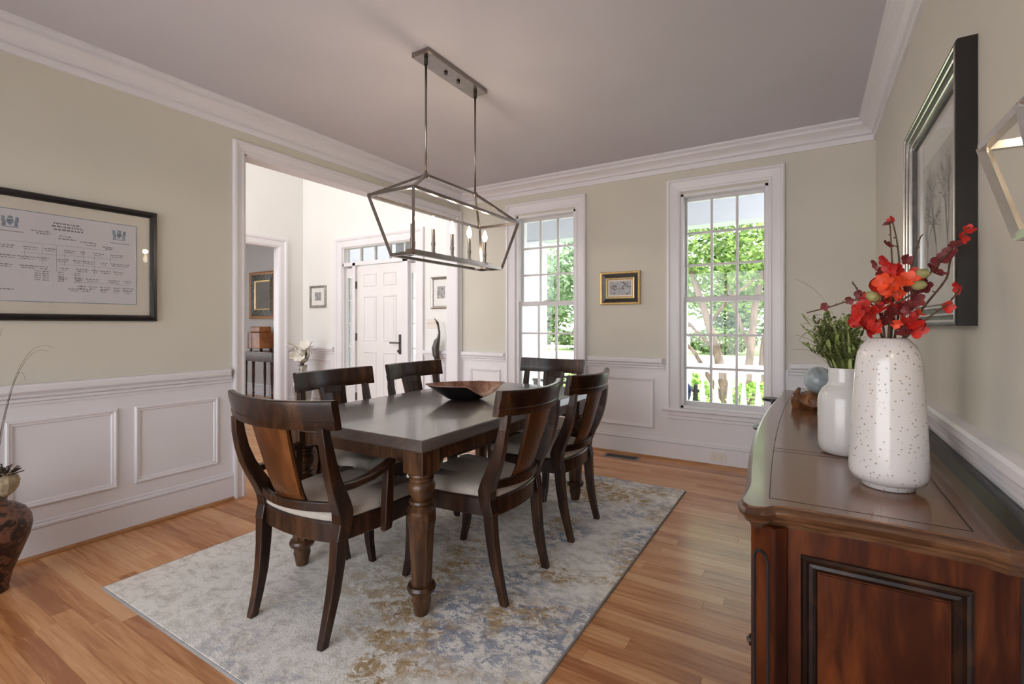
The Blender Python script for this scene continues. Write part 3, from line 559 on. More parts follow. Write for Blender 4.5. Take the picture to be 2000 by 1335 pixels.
# ------------------------------------------------------------------ dining chairs (local front = +y)
def make_chair(arm):
    k = 1.10 if arm else 1.0
    t = thing('dining_armchair' if arm else 'dining_chair', 'x', 'chair')
    def cy(x, c, e, w): return c+(e-c)*(x/w)**2      # bowed line: centre c, ends e
    w = .278*k
    cr = MB(); n = 12; R = []
    for i in range(n+1):
        x = -w+2*w*i/n; y = cy(x, -.345, -.272, w)
        tl = (x/w)*.24
        z0 = .818+.004*(x/w)**2; z1 = .926+.006*(x/w)**2
        sec = [(-.014,z0),(-.016,z0+.004),(-.019,z0+.030),(-.015,z0+.034),(-.022,z0+.09),(-.020,z1-.004),(-.014,z1),(.004,z1),(.010,z1-.004),(.012,z0+.05),(.014,z0+.004),(.012,z0)]
        R.append([(x, y+q-(z-.818)*.14, z) for q, z in sec])
    cr.loft(R).build('crest_rail', 'chair_wood', t, autos=True)
    # splat
    sp = MB(); R = []
    for i in range(9):
        s_ = i/8; z = .515+.312*s_; hw = (.070+.022*s_)*k; yc = -.246-.098*s_**.8
        row = []
        for xx in (-1, -.5, 0, .5, 1): row.append((xx*hw, yc+.012*xx*xx-.008, z))
        for xx in (1, .5, 0, -.5, -1): row.append((xx*hw, yc+.012*xx*xx+.006, z))
        R.append(row)
    so = sp.loft(R).build('splat', 'splat_wood', t, autos=True)
    fm = MB()
    def spt(u, s_, off): hw = (.070+.022*s_)*k; return (u*hw, -.246-.098*s_**.8+.012*u*u+off, .515+.312*s_)
    for (ua, ub, sa, sb) in ((-1,-.68,0,1),(.68,1,0,1),(-.68,.68,0,.12),(-.68,.68,.88,1)):
        steps = 8; Rr = []
        for i in range(steps+1):
            s_ = sa+(sb-sa)*i/steps
            Rr.append([spt(ua, s_, .004), spt(ub, s_, .004), spt(ub, s_, .012), spt(ua, s_, .012)])
        fm.loft(Rr)
    fm.build('splat_frame', 'chair_wood', so)
    pn = MB(); Rr = []
    for i in range(9):
        s_ = .11+.78*i/8
        Rr.append([spt(-.69, s_, .005), spt(0, s_, .004), spt(.69, s_, .005), spt(.69, s_, .0085), spt(0, s_, .0075), spt(-.69, s_, .0085)])
    pn.loft(Rr).build('splat_panel', 'chair_wood', so)
    # lower back rail
    lr = MB(); R = []
    for i in range(n+1):
        x = (-.215+.43*i/n)*k; y = cy(x, -.262, -.196, .215*k)
        R.append([(x, y-.010, .490), (x, y-.012, .526), (x, y+.008, .526), (x, y+.008, .490)])
    lr.loft(R).build('lower_rail', 'chair_wood', t, bevel=.002)
    # rear legs with back stiles
    for sx in (-1, 1):
        P = [((.190,-.264,0),.015,.017),((.191,-.240,.09),.017,.019),((.195,-.220,.18),.019,.022),((.200,-.207,.28),.020,.024),((.203,-.202,.345),.021,.026),((.204,-.200,.385),.022,.026),
             ((.204,-.198,.390),.025,.029),((.205,-.184,.445),.025,.031),((.208,-.186,.485),.025,.034),((.214,-.204,.53),.023,.034),((.223,-.230,.58),.021,.031),((.231,-.256,.635),.019,.027),((.236,-.277,.70),.018,.023),((.236,-.291,.765),.018,.020),((.232,-.300,.83),.017,.017)]
        MB().rects([((sx*p[0]*k, p[1], p[2]), a, b_) for p, a, b_ in P]).build('rear_leg', 'chair_wood', t, bevel=.004)
        P = [((.226,.276,0),.014,.015),((.224,.252,.09),.017,.018),((.222,.240,.19),.020,.022),((.222,.234,.33),.023,.025),((.222,.232,.372),.024,.026)]
        MB().rects([((sx*p[0]*k, p[1], p[2]), a, b_) for p, a, b_ in P]).build('front_leg', 'chair_wood', t, bevel=.004)
    def outline(g, z):
        pts = []
        for i in range(9):
            x = (-1+2*i/8)*(.198*k-g); pts.append((x, cy(x, -.236, -.205, .2*k)+g, z))
        e = .246*k-g
        pts += [(.232*k-g, 0, z), (e, .225, z), (e-.012, .248-g*.6, z)]
        for i in range(1, 4): pts.append(((e-.012)*(1-i/2), .258-g*.6-.006*abs(1-i/2), z))
        pts += [(-(e-.012), .248-g*.6, z), (-e, .225, z), (-(.232*k-g), 0, z)]
        return pts
    MB().loft([outline(.004,.366), outline(0,.370), outline(0,.440), outline(.004,.446)]).build('seat_frame', 'chair_wood', t)
    MB().loft([outline(.010,.446), outline(.004,.452), outline(.004,.466), outline(.012,.480), outline(.035,.491), outline(.075,.498), outline(.13,.501)]).build('seat_cushion', 'cushion_linen', t, smooth=True)
    if arm:
        for sx in (-1, 1):
            A = [((.246,-.240,.588),.013,.017),((.264,-.17,.592),.018,.014),((.280,-.09,.604),.021,.013),((.288,-.02,.628),.022,.013),((.285,.025,.638),.020,.013),((.280,.040,.630),.016,.010)]
            R = []
            for c, a, b_ in A: R.append([(sx*(c[0]-a), c[1], c[2]-b_), (sx*(c[0]+a), c[1], c[2]-b_), (sx*(c[0]+a), c[1], c[2]+b_), (sx*(c[0]-a), c[1], c[2]+b_)])
            MB().loft(R).build('armrest', 'chair_wood', t, bevel=.006)
            P = [((.270,.0,.352),.006,.012),((.276,.0,.362),.014,.020),((.279,.0,.40),.017,.023),((.281,.002,.50),.016,.021),((.283,.006,.58),.016,.019),((.284,.008,.632),.016,.018)]
            MB().rects([((sx*p[0], p[1], p[2]), a, b_) for p, a, b_ in P]).build('arm_post', 'chair_wood', t, bevel=.004)
    return t
GC = 'dining chairs around the table'
proto = make_chair(False)
spots = [((-1.375, 1.94), PI/2, 'dark wood dining chair on the sideboard side, by the armchair'),
         ((-1.385, 2.645), PI/2, 'dark wood dining chair on the sideboard side, by the window end of the table'),
         ((-2.170, 1.955), -PI/2, 'dark wood dining chair on the foyer side, by the armchair'),
         ((-2.165, 2.645), -PI/2, 'dark wood dining chair on the foyer side, by the window end of the table'),
         ((-1.76, 3.19), PI, 'dark wood dining chair at the table end under the window beside the foyer opening')]
for i, ((x, y), rz, lab) in enumerate(spots):
    o = proto if i == 0 else copy_tree(proto)
    o.location = (x, y, RZ); o.rotation_euler = (0, 0, rz); o['label'] = lab; o['group'] = GC
ac = make_chair(True); ac.location = (-1.762, 1.415, RZ); ac.rotation_euler = (0, 0, math.radians(3)); ac['label'] = 'dark wood dining armchair with curved open arms at the table end'; ac['group'] = GC

# ------------------------------------------------------------------ chandelier
ch = thing('chandelier', 'brushed nickel open cage chandelier with five candle bulbs over the dining table', 'chandelier', (-1.835, 2.30, ZC))
def bar(m, a, c, w=.016): m.beam(a, c, w, w)
zc_ = ZC
B(-.062, .062, -.285, .285, -.028, 0).build('canopy', 'nickel', ch, bevel=.003)
for y in (-.06, .06): MB().lathe([(.010,-.040),(.012,-.034),(.008,-.028)], 12, (0, y, 0)).build('canopy_screw', 'bronze', ch)
for y in (-.235, .235):
    MB().tube([(0, y, -.028), (0, y, 2.055-ZC)], .0065, 10).build('rod', 'nickel', ch, smooth=True)
    MB().lathe([(.012,-.06),(.012,-.028)], 12, (0, y, 0)).build('rod_collar', 'bronze', ch)
    MB().lathe([(.010,-.02),(.016,-.012),(.016,.008),(.009,.016)], 12, (0, y, 2.055-ZC)).build('knuckle', 'nickel', ch)
zr, zt, zb_ = 2.055-ZC, 1.90-ZC, 1.588-ZC
yt, yl, xt, xb_ = .508, .423, .16, .08
cg = MB(); bar(cg, (0,-.235,zr), (0,.235,zr), .014)
for sy in (-1, 1):
    for sx in (-1, 1):
        bar(cg, (0, sy*.235, zr), (sx*xt, sy*yt, zt), .014); bar(cg, (sx*xt, sy*yt, zt), (sx*xb_, sy*yl, zb_), .016)
    bar(cg, (-xt, sy*yt, zt), (xt, sy*yt, zt)); bar(cg, (-xb_, sy*yl, zb_), (xb_, sy*yl, zb_))
for sx in (-1, 1):
    bar(cg, (sx*xt, -yt, zt), (sx*xt, yt, zt)); bar(cg, (sx*xb_, -yl, zb_), (sx*xb_, yl, zb_))
cg.build('cage', 'nickel', ch)
B(-.024, .024, -yl+.05, yl-.02, zb_+.010, zb_+.034).build('candle_bar', 'nickel', ch, bevel=.002)
for y in (-yl, yl): B(-.012, .012, y-.05 if y > 0 else y, y if y > 0 else y+.06, zb_-.006, zb_+.012).build('bar_bracket', 'nickel', ch)
for i, y in enumerate((-.345, -.172, 0, .172, .345)):
    s_ = MB().lathe([(.017,.033),(.017,.038),(.010,.042),(.010,.078),(.0125,.080),(.0125,.096),(.010,.098),(.010,.172),(.007,.176)], 14, (0, y, zb_)).build('candle_sleeve', 'candle_sleeve', ch, autos=True)
    MB().lathe([(.006,.174),(.012,.184),(.0165,.200),(.0155,.214),(.010,.232),(.004,.246),(.001,.250)], 14, (0, y, zb_)).build('bulb', 'bulb_glow', s_, smooth=True)
    pl = bpy.data.lights.new('bulb_light', 'POINT'); pl.energy = 0.8; pl.color = (1, .80, .56); pl.shadow_soft_size = .02
    po = bpy.data.objects.new('bulb_light', pl); C.objects.link(po); po.parent = ch; po.location = (0, y, zb_+.275)

# ------------------------------------------------------------------ sideboard
SZ = .75
sb = thing('sideboard', 'long dark cherry sideboard with moulded serpentine top under the framed tree print', 'sideboard', (.10, 2.67, 0))
def sbo(g, z):      # outline of the top, inset g; local origin (.10, 2.67)
    L_, Fr, Bk = 1.305, -.262, .312
    P = []
    ear = [(Bk, -L_+.025), (Bk-.06, -L_+.012), (Bk-.10, -L_+.035), (.05, -L_+.045), (-.14, -L_+.040), (-.172, -L_+.032), (-.186, -L_+.012), (-.215, -L_), (-.240, -L_+.006), (-.256, -L_+.028), (-.262, -L_+.060), (-.258, -L_+.110), (-.256, -L_+.20)]
    for x, y in ear: P.append((x, y))
    for i in range(1, 14):
        y = -L_+.20+(2*L_-.40)*i/14; s_ = (y/(L_-.20)); P.append((-.256-.048*(1-s_*s_), y))
    for x, y in reversed(ear): P.append((x, -y))
    out = []
    nP = len(P)
    for i in range(nP):
        a, c, d = Vector(P[i-1]), Vector(P[i]), Vector(P[(i+1) % nP])
        if i == 0: t = d-c; nrm = Vector((-1, 0)) * .7 + Vector((0, 1)) * .7
        elif i == nP-1: nrm = Vector((-1, 0)) * .7 + Vector((0, -1)) * .7
        else:
            t = (d-a).normalized(); nrm = Vector((t.y, -t.x))
            if nrm.dot(Vector((0, 0))-c) < 0 and abs(c.y) > 1.2: nrm = -nrm if nrm.y*c.y > 0 else nrm
            if abs(c.y) <= 1.2 and nrm.x < 0: nrm = -nrm
        q = c+nrm*g; out.append((q.x, q.y, z))
    return out
MB().loft([sbo(.028,.690), sbo(.026,.700), sbo(.014,.706), sbo(.012,.714), sbo(.002,.722), sbo(-.002,.732), sbo(.004,.742), sbo(.010,.745), sbo(.011,.747)]).build('top_edge', 'buffet_edge', sb, autos=True)
MB().loft([sbo(.0115,.740), sbo(.0115,.749), sbo(.013,.750)]).build('top_board', 'buffet_top', sb)
il = MB()
def strip(a, c, w=.0022): il.beam((a[0], a[1], SZ+.0002), (c[0], c[1], SZ+.0002), w, .0006)
ix0, ix1, iy = -.190, .213, 1.205
strip((ix0, -iy), (ix1, -iy)); strip((ix0, iy), (ix1, iy)); strip((ix1, -iy), (ix1, iy))
pts = [(ix0-.030*(1-(-1+2*i/12)**2), -iy+2*iy*i/12) for i in range(13)]
for a, c in zip(pts[:-1], pts[1:]): strip(a, c)
for y in (-.645, -.60, .60, .645): strip((ix0-.022, y), (ix1, y))
il.build('inlay_line', 'black_line', sb)
bd = MB(); bd.box(-.190, .284, -1.235, 1.235, .10, .695); bd.box(-.215, .284, -.62, .62, .10, .695); bd.build('body', 'buffet_wood', sb, bevel=.004)
bs = MB(); bs.box(-.205, .284, -1.25, 1.25, .0, .10); bs.box(-.232, .2, -.64, .64, 0, .10); bs.build('plinth', 'buffet_wood', sb, bevel=.008)
for sy in (-1, 1):      # canted corner posts
    c = Vector((-.196, sy*1.238, 0)); d = Vector((-.70, sy*.72, 0)).normalized(); r = Vector((-d.y, d.x, 0))
    def post(z0, z1, hw, dp): return [c+r*a+d*b_+Vector((0, 0, z)) for z in (z0, z1) for a, b_ in ((-hw,-.03),(hw,-.03),(hw,dp),(-hw,dp))]
    m = MB(); v = post(.10, .695, .042, .014); m.add(v, [(3,2,1,0),(4,5,6,7),(0,1,5,4),(1,2,6,5),(2,3,7,6),(3,0,4,7)])
    po = m.build('corner_post', 'buffet_wood', sb, bevel=.006)
    arch = []      # arched inset moulding on the post
    for a, z in ((-.024,.14),(-.024,.60),(-.017,.616),(0,.622),(.017,.616),(.024,.60),(.024,.14)): arch.append(tuple(c+r*a+d*.016+Vector((0, 0, z))))
    MB().tube(arch+[arch[0]], .0045, 6).build('arch_moulding', 'black_line', po)
    # end panel
    y = sy*1.235
    ep = MB(); ep.frame((-.118, y, .16), (1,0,0), (0,0,1), (0,sy,0), .325, .470, [(0,0),(0,.010),(.006,.015),(.012,.013),(.018,.006),(.026,.008),(.032,.004),(.040,-.004),(.05,.0)]).build('end_moulding', 'buffet_dark', sb)
    B(-.078, .167, min(y, y+sy*.003), max(y, y+sy*.003), .20, .59).build('end_panel', 'buffet_wood', sb)
    B(-.190, -.150, min(y, y+sy*.006), max(y, y+sy*.006), .10, .69).build('end_stile', 'buffet_wood', sb, bevel=.003)
B(.284, .310, -1.26, 1.26, .745, .797).build('back_dark_strip', 'black_lacquer', sb, bevel=.004)  # black strip added to give the dark band below the chair rail
for i in range(4):
    y0 = -1.20+.60*i; x = -.190 if i in (0, 3) else -.215
    dr = B(x-.016, x, y0+.015, y0+.585, .50, .68).build('drawer', 'buffet_wood', sb, bevel=.005)
    MB().lathe([(.004,0),(.006,.02),(.016,.032),(.018,.040),(.010,.048)], 14).build('knob', 'bright_nickel', dr).matrix_local = Matrix.Translation((x-.016, y0+.30, .59)) @ Matrix.Rotation(-PI/2, 4, 'Y')
    do = B(x-.016, x, y0+.015, y0+.585, .115, .485).build('cabinet_door', 'buffet_wood', sb, bevel=.005)
    MB().frame((x-.016, y0+.075, .165), (0,1,0), (0,0,1), (-1,0,0), .45, .27, [(0,0),(0,.008),(.010,.010),(.02,.003),(.03,.003)]).build('door_moulding', 'buffet_dark', do)
    MB().lathe([(.004,0),(.006,.02),(.014,.030),(.016,.038),(.008,.045)], 14).build('knob', 'bright_nickel', do).matrix_local = Matrix.Translation((x-.016, y0+.055, .32)) @ Matrix.Rotation(-PI/2, 4, 'Y')

ts = thing('tiered_stand', 'small black two tier round stand between the sideboard and the window', 'stand', (-.235, 4.14, 0))
MB().lathe([(.10,0),(.10,.012),(.02,.02)], 28).build('base', 'black_lacquer', ts)
MB().tube([(0,0,.018),(0,0,.645)], .009, 10).build('stem', 'black_lacquer', ts)
MB().lathe([(.12,.418),(.132,.424),(.132,.436),(.126,.440)], 36).build('lower_tray', 'black_lacquer', ts)
MB().lathe([(.060,.640),(.070,.645),(.070,.656),(.066,.660)], 30).build('upper_tray', 'black_lacquer', ts)
# vases on the sideboard
v1 = thing('speckled_vase', 'tall white speckled ceramic vase holding red orchid sprays on the sideboard', 'vase', (.193, 1.745, SZ+.0008))
MB().lathe([(.058,0),(.062,.003),(.062,.012),(.066,.016),(.086,.024),(.093,.040),(.094,.060),(.088,.18),(.080,.31),(.077,.355),(.073,.382),(.064,.402),(.052,.416),(.047,.423),(.043,.425),(.039,.421),(.038,.40),(.05,.37)], 48).build('body', 'speckled_glaze', v1, smooth=True)
v2 = thing('bottle_vase', 'shorter pale stoneware vase with straight neck holding green grasses on the sideboard', 'vase', (.108, 2.115, SZ+.0008))
MB().lathe([(.060,0),(.070,.006),(.078,.022),(.081,.045),(.081,.19),(.077,.212),(.066,.232),(.054,.244),(.049,.252),(.047,.262),(.047,.303),(.046,.307),(.042,.307),(.042,.27),(.06,.23)], 44).build('body', 'plain_glaze', v2, autos=True)

# red orchid sprays: stems through measured points, blossoms along them
fa = thing('red_orchid_sprays', 'red orchid and blossom sprays standing in the tall speckled vase', 'flowers', (.193, 1.745, SZ+.43))
def blossom_mesh(name, m, r, n=5, curl=.35, seed=0):
    rg = random.Random(seed); mb = MB()
    for i in range(n):
        a = 2*PI*i/n+rg.uniform(-.25,.25); ln = r*rg.uniform(.8,1.15); wd = r*rg.uniform(.42,.6)
        d = Vector((math.cos(a), math.sin(a), 0)); s_ = Vector((-d.y, d.x, 0)); u = Vector((0, 0, 1)); c1 = curl*rg.uniform(.5,1.5)
        def q(f, side, lift): return d*(f*ln)+s_*(side*wd)+u*(ln*lift)
        P = []
        for f, w_ in ((.10,.22),(.35,.62),(.62,.85),(.85,.62),(1.0,.16)):
            for sd in (-1, 0, 1): P.append(q(f, sd*w_, c1*f*f+(.10 if sd else 0)*w_))
        F = []
        for i_ in range(4):
            for j_ in range(2): F.append((i_*3+j_, i_*3+j_+1, i_*3+j_+4, i_*3+j_+3))
        mb.add(P, F)
    mb.lathe([(.06*r,-.12*r),(.16*r,.02*r),(.08*r,.22*r)], 6)
    me = mb.mesh(name, m, True); return me
bl = [blossom_mesh('blossom', 'petal_red', .024, 5, .4, 1), blossom_mesh('blossom', 'petal_scarlet', .022, 6, .5, 2), blossom_mesh('blossom', 'petal_maroon', .019, 5, .3, 3), blossom_mesh('blossom', 'petal_red', .020, 4, .6, 4)]
bud = MB().lathe([(.002,-.014),(.009,-.008),(.012,0),(.009,.010),(.002,.016)], 8).mesh('bud', 'bud_green', True)
def put(me, name, parent, p, rg, sc=1.0, tilt=None):
    o = bpy.data.objects.new(name, me); C.objects.link(o); o.parent = parent; o.location = p
    o.rotation_euler = tilt if tilt else (rg.uniform(.5, 1.9), rg.uniform(-.5,.5), rg.uniform(-1.2, 1.2)); o.scale = (sc,)*3; return o
O1 = Vector((.193, 1.745, SZ+.43))
def w1(x, y, z): return (x-O1.x, y-O1.y, z-O1.z)
rg = random.Random(5)
stems = [[(.200,1.75,1.16),(.205,1.75,1.30),(.203,1.76,1.42),(.200,1.77,1.51)],
         [(.208,1.76,1.16),(.225,1.78,1.30),(.222,1.80,1.44),(.208,1.80,1.525)],
         [(.205,1.74,1.16),(.225,1.76,1.28),(.250,1.78,1.38),(.272,1.79,1.465)],
         [(.215,1.72,1.16),(.27,1.74,1.26),(.325,1.78,1.34),(.340,1.80,1.40),(.375,1.80,1.48)],
         [(.215,1.72,1.16),(.27,1.72,1.225),(.32,1.73,1.27),(.350,1.75,1.315)],
         [(.185,1.73,1.16),(.17,1.72,1.25),(.12,1.71,1.285),(.05,1.72,1.265),(-.005,1.74,1.25)],
         [(.19,1.72,1.16),(.20,1.71,1.26),(.245,1.72,1.30),(.29,1.76,1.36),(.345,1.79,1.43)],
         [(.185,1.76,1.16),(.165,1.78,1.24),(.13,1.80,1.31),(.115,1.80,1.34)]]
for st in stems:
    P = [Vector(w1(*p)) for p in st]
    # smooth the polyline
    Q = []
    for i in range(len(P)-1):
        p0, p1, p2, p3 = P[max(i-1,0)], P[i], P[i+1], P[min(i+2,len(P)-1)]
        for s_ in (0,.25,.5,.75): Q.append(.5*((2*p1)+(p2-p0)*s_+(2*p0-5*p1+4*p2-p3)*s_**2+(3*p1-p0-3*p2+p3)*s_**3))
    Q.append(P[-1])
    tm = MB().tube(Q, [.0034-.0018*i/len(Q) for i in range(len(Q))], 6)
    for i in range(3, len(Q)):      # small nodes on the twig
        d = Vector((rg.uniform(-1,1), rg.uniform(-1,1), rg.uniform(.2,1)))*.007
        tm.tube([Q[i], Q[i]+d], [.0022,.0012], 4)
    tm.build('stem', 'stem_brown', fa, smooth=True)
def bl_at(kind, x, y, z, sc=1.0): put(bl[kind], 'blossom', fa, w1(x, y, z), rg, sc)
for x, y, z, k_, s_ in ((.197,1.77,1.505,2,.9),(.208,1.80,1.522,3,.7),(.192,1.76,1.445,2,.9),(.375,1.80,1.475,0,.7),(.362,1.80,1.455,0,.75),(.348,1.795,1.435,2,1.0),(.335,1.79,1.415,2,1.1),(.322,1.785,1.40,2,1.1),(.305,1.775,1.385,2,1.2),(.292,1.77,1.37,2,1.1),(.345,1.75,1.315,0,.8),(.318,1.73,1.262,0,.7),
                        (.04,1.72,1.268,2,.7),(.10,1.71,1.285,2,.7),(.128,1.73,1.30,2,1.0),(.150,1.70,1.325,0,.95),(.178,1.69,1.330,1,1.15),(.208,1.69,1.325,1,1.1),(.232,1.70,1.335,1,1.1),(.250,1.72,1.350,0,.9),(.196,1.74,1.372,0,1.0),(.178,1.75,1.365,2,1.0),(.215,1.76,1.365,1,.8),(.165,1.75,1.390,2,.9),(.235,1.76,1.40,2,.9),(.186,1.76,1.40,0,.8),
                        (.130,1.70,1.262,0,1.25),(.120,1.69,1.245,0,1.1),(.150,1.69,1.228,0,1.2),(.165,1.68,1.207,1,1.0),(.138,1.68,1.200,0,1.0),(.165,1.69,1.255,0,1.0),(.182,1.69,1.235,2,1.2),(.150,1.67,1.205,0,.9),(.235,1.70,1.215,0,1.1),(.248,1.70,1.205,0,1.1),(.225,1.70,1.195,2,1.2),(.262,1.71,1.215,2,1.0),(.205,1.70,1.25,2,1.2),(.225,1.71,1.262,2,1.2),(.180,1.70,1.285,2,1.2),(.262,1.73,1.305,2,1.2),(.272,1.74,1.325,2,1.2),(.25,1.72,1.285,2,1.2),(.30,1.75,1.355,2,1.1),(.19,1.69,1.305,1,.9)):
    bl_at(k_, x, y, z, s_)
for i in range(46):
    bl_at(rg.choice([0, 0, 2, 3, 1]), rg.uniform(.110,.270), rg.uniform(1.68,1.77), min(1.40, max(1.215, rg.gauss(1.28,.06))) if i % 3 else rg.uniform(1.205,1.25), rg.uniform(.55,.95))
for x, y, z in ((.153,1.69,1.292),(.160,1.70,1.288),(.262,1.71,1.352),(.255,1.71,1.322)): put(bud, 'bud', fa, w1(x, y, z), rg, 1.25)

# green grasses and succulents in the bottle vase
ga = thing('green_grass_spray', 'olive green grasses and succulent sprigs standing in the shorter pale vase', 'plant', (.108, 2.115, SZ+.31))
def blade(mb, p0, p1, bend, wd, n=6):
    p0, p1 = Vector(p0), Vector(p1); mid = (p0+p1)/2+Vector(bend); d = (p1-p0); s_ = Vector((-d.y, d.x, 0))
    s_ = s_.normalized() if s_.length > 1e-4 else Vector((1, 0, 0)); R = []
    for i in range(n+1):
        t = i/n; p = p0*(1-t)**2+mid*2*t*(1-t)+p1*t*t; w = wd*(1-t**2)*.5+.0004
        R.append([p-s_*w, p+Vector((0, 0, .0006)), p+s_*w, p-Vector((0, 0, .0006))])
    mb.loft(R)
rg = random.Random(9)
for i in range(96):
    a = rg.uniform(0, 2*PI); r = rg.uniform(.02, .105); h = rg.uniform(.06, .24)
    q = Vector((math.cos(a)*r-.028, math.sin(a)*r*.7, h*.8))
    mb = MB(); blade(mb, (rg.uniform(-.025,.025), rg.uniform(-.025,.025), -.05), q, (0, 0, h*.25), rg.uniform(.008,.013))
    for k_ in range(14):
        d = Vector((rg.uniform(-1,1), rg.uniform(-1,1), rg.uniform(-.1,1))).normalized()*rg.uniform(.014,.032)
        c0 = q*(1-.055*k_); blade(mb, c0, c0+d, (0, 0, .004), .0095, 3)
    mb.build('sprig', rg.choice(['leaf_olive', 'leaf_lime']), ga)
for p1, bend in (((-.152,-.02,.325), (.075,0,.11)), ((-.125,-.01,.185), (.03,0,.05)), ((-.150,0,.115), (.02,0,.05)), ((-.10,0,.21), (.02,0,.03)), ((-.14,.02,.09), (.02,0,.05)), ((-.16,.0,.06), (.03,0,.06)), ((.10,.02,.12), (-.02,0,.08))):
    mb = MB(); blade(mb, (0, 0, -.03), p1, bend, .0055, 10); mb.build('grass_blade', 'leaf_olive', ga)
mb = MB(); blade(mb, (-.090,0,.125), (-.140,-.01,.095), (0,0,.03), .026, 8); mb.build('broad_leaf', 'leaf_olive', ga)
# glass ball on driftwood, pebbles
dw = thing('driftwood', 'rough reddish driftwood chunk under the glass ball on the sideboard', 'driftwood', (.045, 3.12, SZ+.0008))
rg = random.Random(3); R = []
for i in range(9):
    t = i/8; x = -.125+.25*t; rr_ = .012+.040*math.sin(PI*t)**.6
    R.append([(x+rg.uniform(-.01,.01), math.cos(2*PI*k_/9)*rr_*1.5+rg.uniform(-.008,.008), max(0, .045+math.sin(2*PI*k_/9)*rr_*1.05+rg.uniform(-.008,.008)) if k_ not in (6, 7) else 0.0) for k_ in range(9)])
MB().loft(R).build('block', 'driftwood', dw)
MB().tube([(-.095,0,.055),(-.105,-.01,.085),(-.09,-.02,.115)], [.020,.016,.008], 7).build('snag', 'driftwood', dw)
MB().tube([(.03,-.07,.05),(.07,-.085,.11),(.085,-.08,.165),(.07,-.05,.20)], [.020,.018,.016,.008], 7).build('arm', 'driftwood', dw)
bm_ = MB(); n_ = 20
bm_.lathe([(max(.0005, .072*math.sin(PI*i/n_)), -.072*math.cos(PI*i/n_)) for i in range(n_+1)], 32)
gb = bm_.build('glass_ball', 'sea_glass', None, smooth=True); gb.location = (.045, 3.10, SZ+.164)
tag(gb, 'shiny sea green glass ball resting on the driftwood', 'ball')
gs = MB(); gs.lathe([(max(.0005, math.sin(PI*i/12)), -math.cos(PI*i/12)) for i in range(13)], 18)
pb = gs.mesh('pebble', 'stone_blue', True)
o = bpy.data.objects.new('pebble', pb); C.objects.link(o); o.location = (.080, 2.70, SZ+.072); o.scale = (.058, .055, .030); o.rotation_euler = (0, -.75, 0); tag(o, 'smooth blue grey stone leaning on a cream stone on the sideboard', 'stone')
pc = MB(); pc.lathe([(max(.0005, math.sin(PI*i/12)), -math.cos(PI*i/12)) for i in range(13)], 18)
o = pc.build('pebble', 'stone_cream', None, smooth=True); o.location = (.098, 2.56, SZ+.040); o.scale = (.052, .05, .039); tag(o, 'rounded cream stone behind the shorter pale vase', 'stone')

# ------------------------------------------------------------------ bowl on the table
bw = thing('dough_bowl', 'dark carved wooden bowl with a broken live edge on the dining table', 'bowl', (-1.765, 2.340, .7655))
n_ = 64
def bowlring(sx, sy, z, dips):
    out = []
    for i in range(n_):
        a = 2*PI*i/n_; zz = z; q = math.sin(a); tip = abs(math.cos(a))**6
        if dips:
            d = a-5.10; w_ = .42 if d < 0 else .62
            zz -= .062*max(0, 1-abs(d)/w_)**(.85 if d < 0 else .7)*dips
            zz += .006*tip*dips
        out.append((sx*math.cos(a), sy*math.copysign(abs(q)**1.25, q), zz))
    return out
ob = MB().loft([bowlring(.085,.065,0,0), bowlring(.105,.075,.006,0), bowlring(.165,.108,.045,.15), bowlring(.238,.150,.090,1), bowlring(.226,.141,.091,1)], cap=True)
ob.f.pop()     # open top
o = ob.build('shell', 'black_lacquer', bw, autos=True)
ib = MB().loft([bowlring(.226,.141,.091,1), bowlring(.160,.100,.052,.2), bowlring(.10,.07,.016,0), bowlring(.02,.02,.012,0)], cap=False); ib.build('hollow', 'bowl_inner', bw, smooth=True)
eg = MB().loft([bowlring(.240,.152,.0895,1), bowlring(.239,.151,.0925,1), bowlring(.226,.141,.0935,1), bowlring(.224,.139,.0905,1)], cap=False); eg.build('rim', 'bowl_inner', bw)
bw.rotation_euler = (0, 0, .767)

# ------------------------------------------------------------------ framed pictures
def rect_on(m, O, U, V, Nn, a, c, z0, z1, t):
    O, U, V, Nn = Vector(O), Vector(U), Vector(V), Vector(Nn)
    return m.add([O+U*a+V*z0+Nn*t, O+U*c+V*z0+Nn*t, O+U*c+V*z1+Nn*t, O+U*a+V*z1+Nn*t], [(0,1,2,3)])
# family tree chart on the left wall: U=+y, V=+z, N=+x
fc = thing('framed_chart', 'wide black framed family tree chart with two crests on the cream wall', 'picture', (XL+.001, .565, 1.235))
FW, FH = .829, .662
MB().frame((0,0,0), (0,1,0), (0,0,1), (1,0,0), FW, FH, [(0,0),(0,.018),(.006,.026),(.022,.028),(.032,.022),(.036,.010),(.036,.004)]).build('frame', 'black_lacquer', fc)
B(0, .006, .02, FW-.02, .02, FH-.02).build('mat_board', 'mat_board', fc)
ax0, ax1, az0, az1 = .105, FW-.105, .100, FH-.100
pp = B(.006, .0068, ax0, ax1, az0, az1).build('paper', 'paper', fc)
bl_ = MB(); bl_.frame((.0068, ax0-.003, az0-.003), (0,1,0), (0,0,1), (1,0,0), ax1-ax0+.006, az1-az0+.006, [(0,0),(0,.0008),(.0035,.0008),(.0035,0)]); bl_.build('rule_border', 'ink_blue', fc)
ink = MB(); cre = MB(); rg = random.Random(21)
def ik(a, c, z0, z1, m=None): (m or ink).box(.0068, .0072, a, c, z0, z1)
PWd = ax1-ax0; PHt = az1-az0
def px(u): return ax0+PWd*u
def pz(v): return az0+PHt*v
def words(u0, u1, v, hh):
    u = u0
    while u < u1:
        w = rg.uniform(.008,.026); ik(px(u), px(min(u+w, u1)), pz(v), pz(v+hh*rg.uniform(.7,1))); u += w+.006
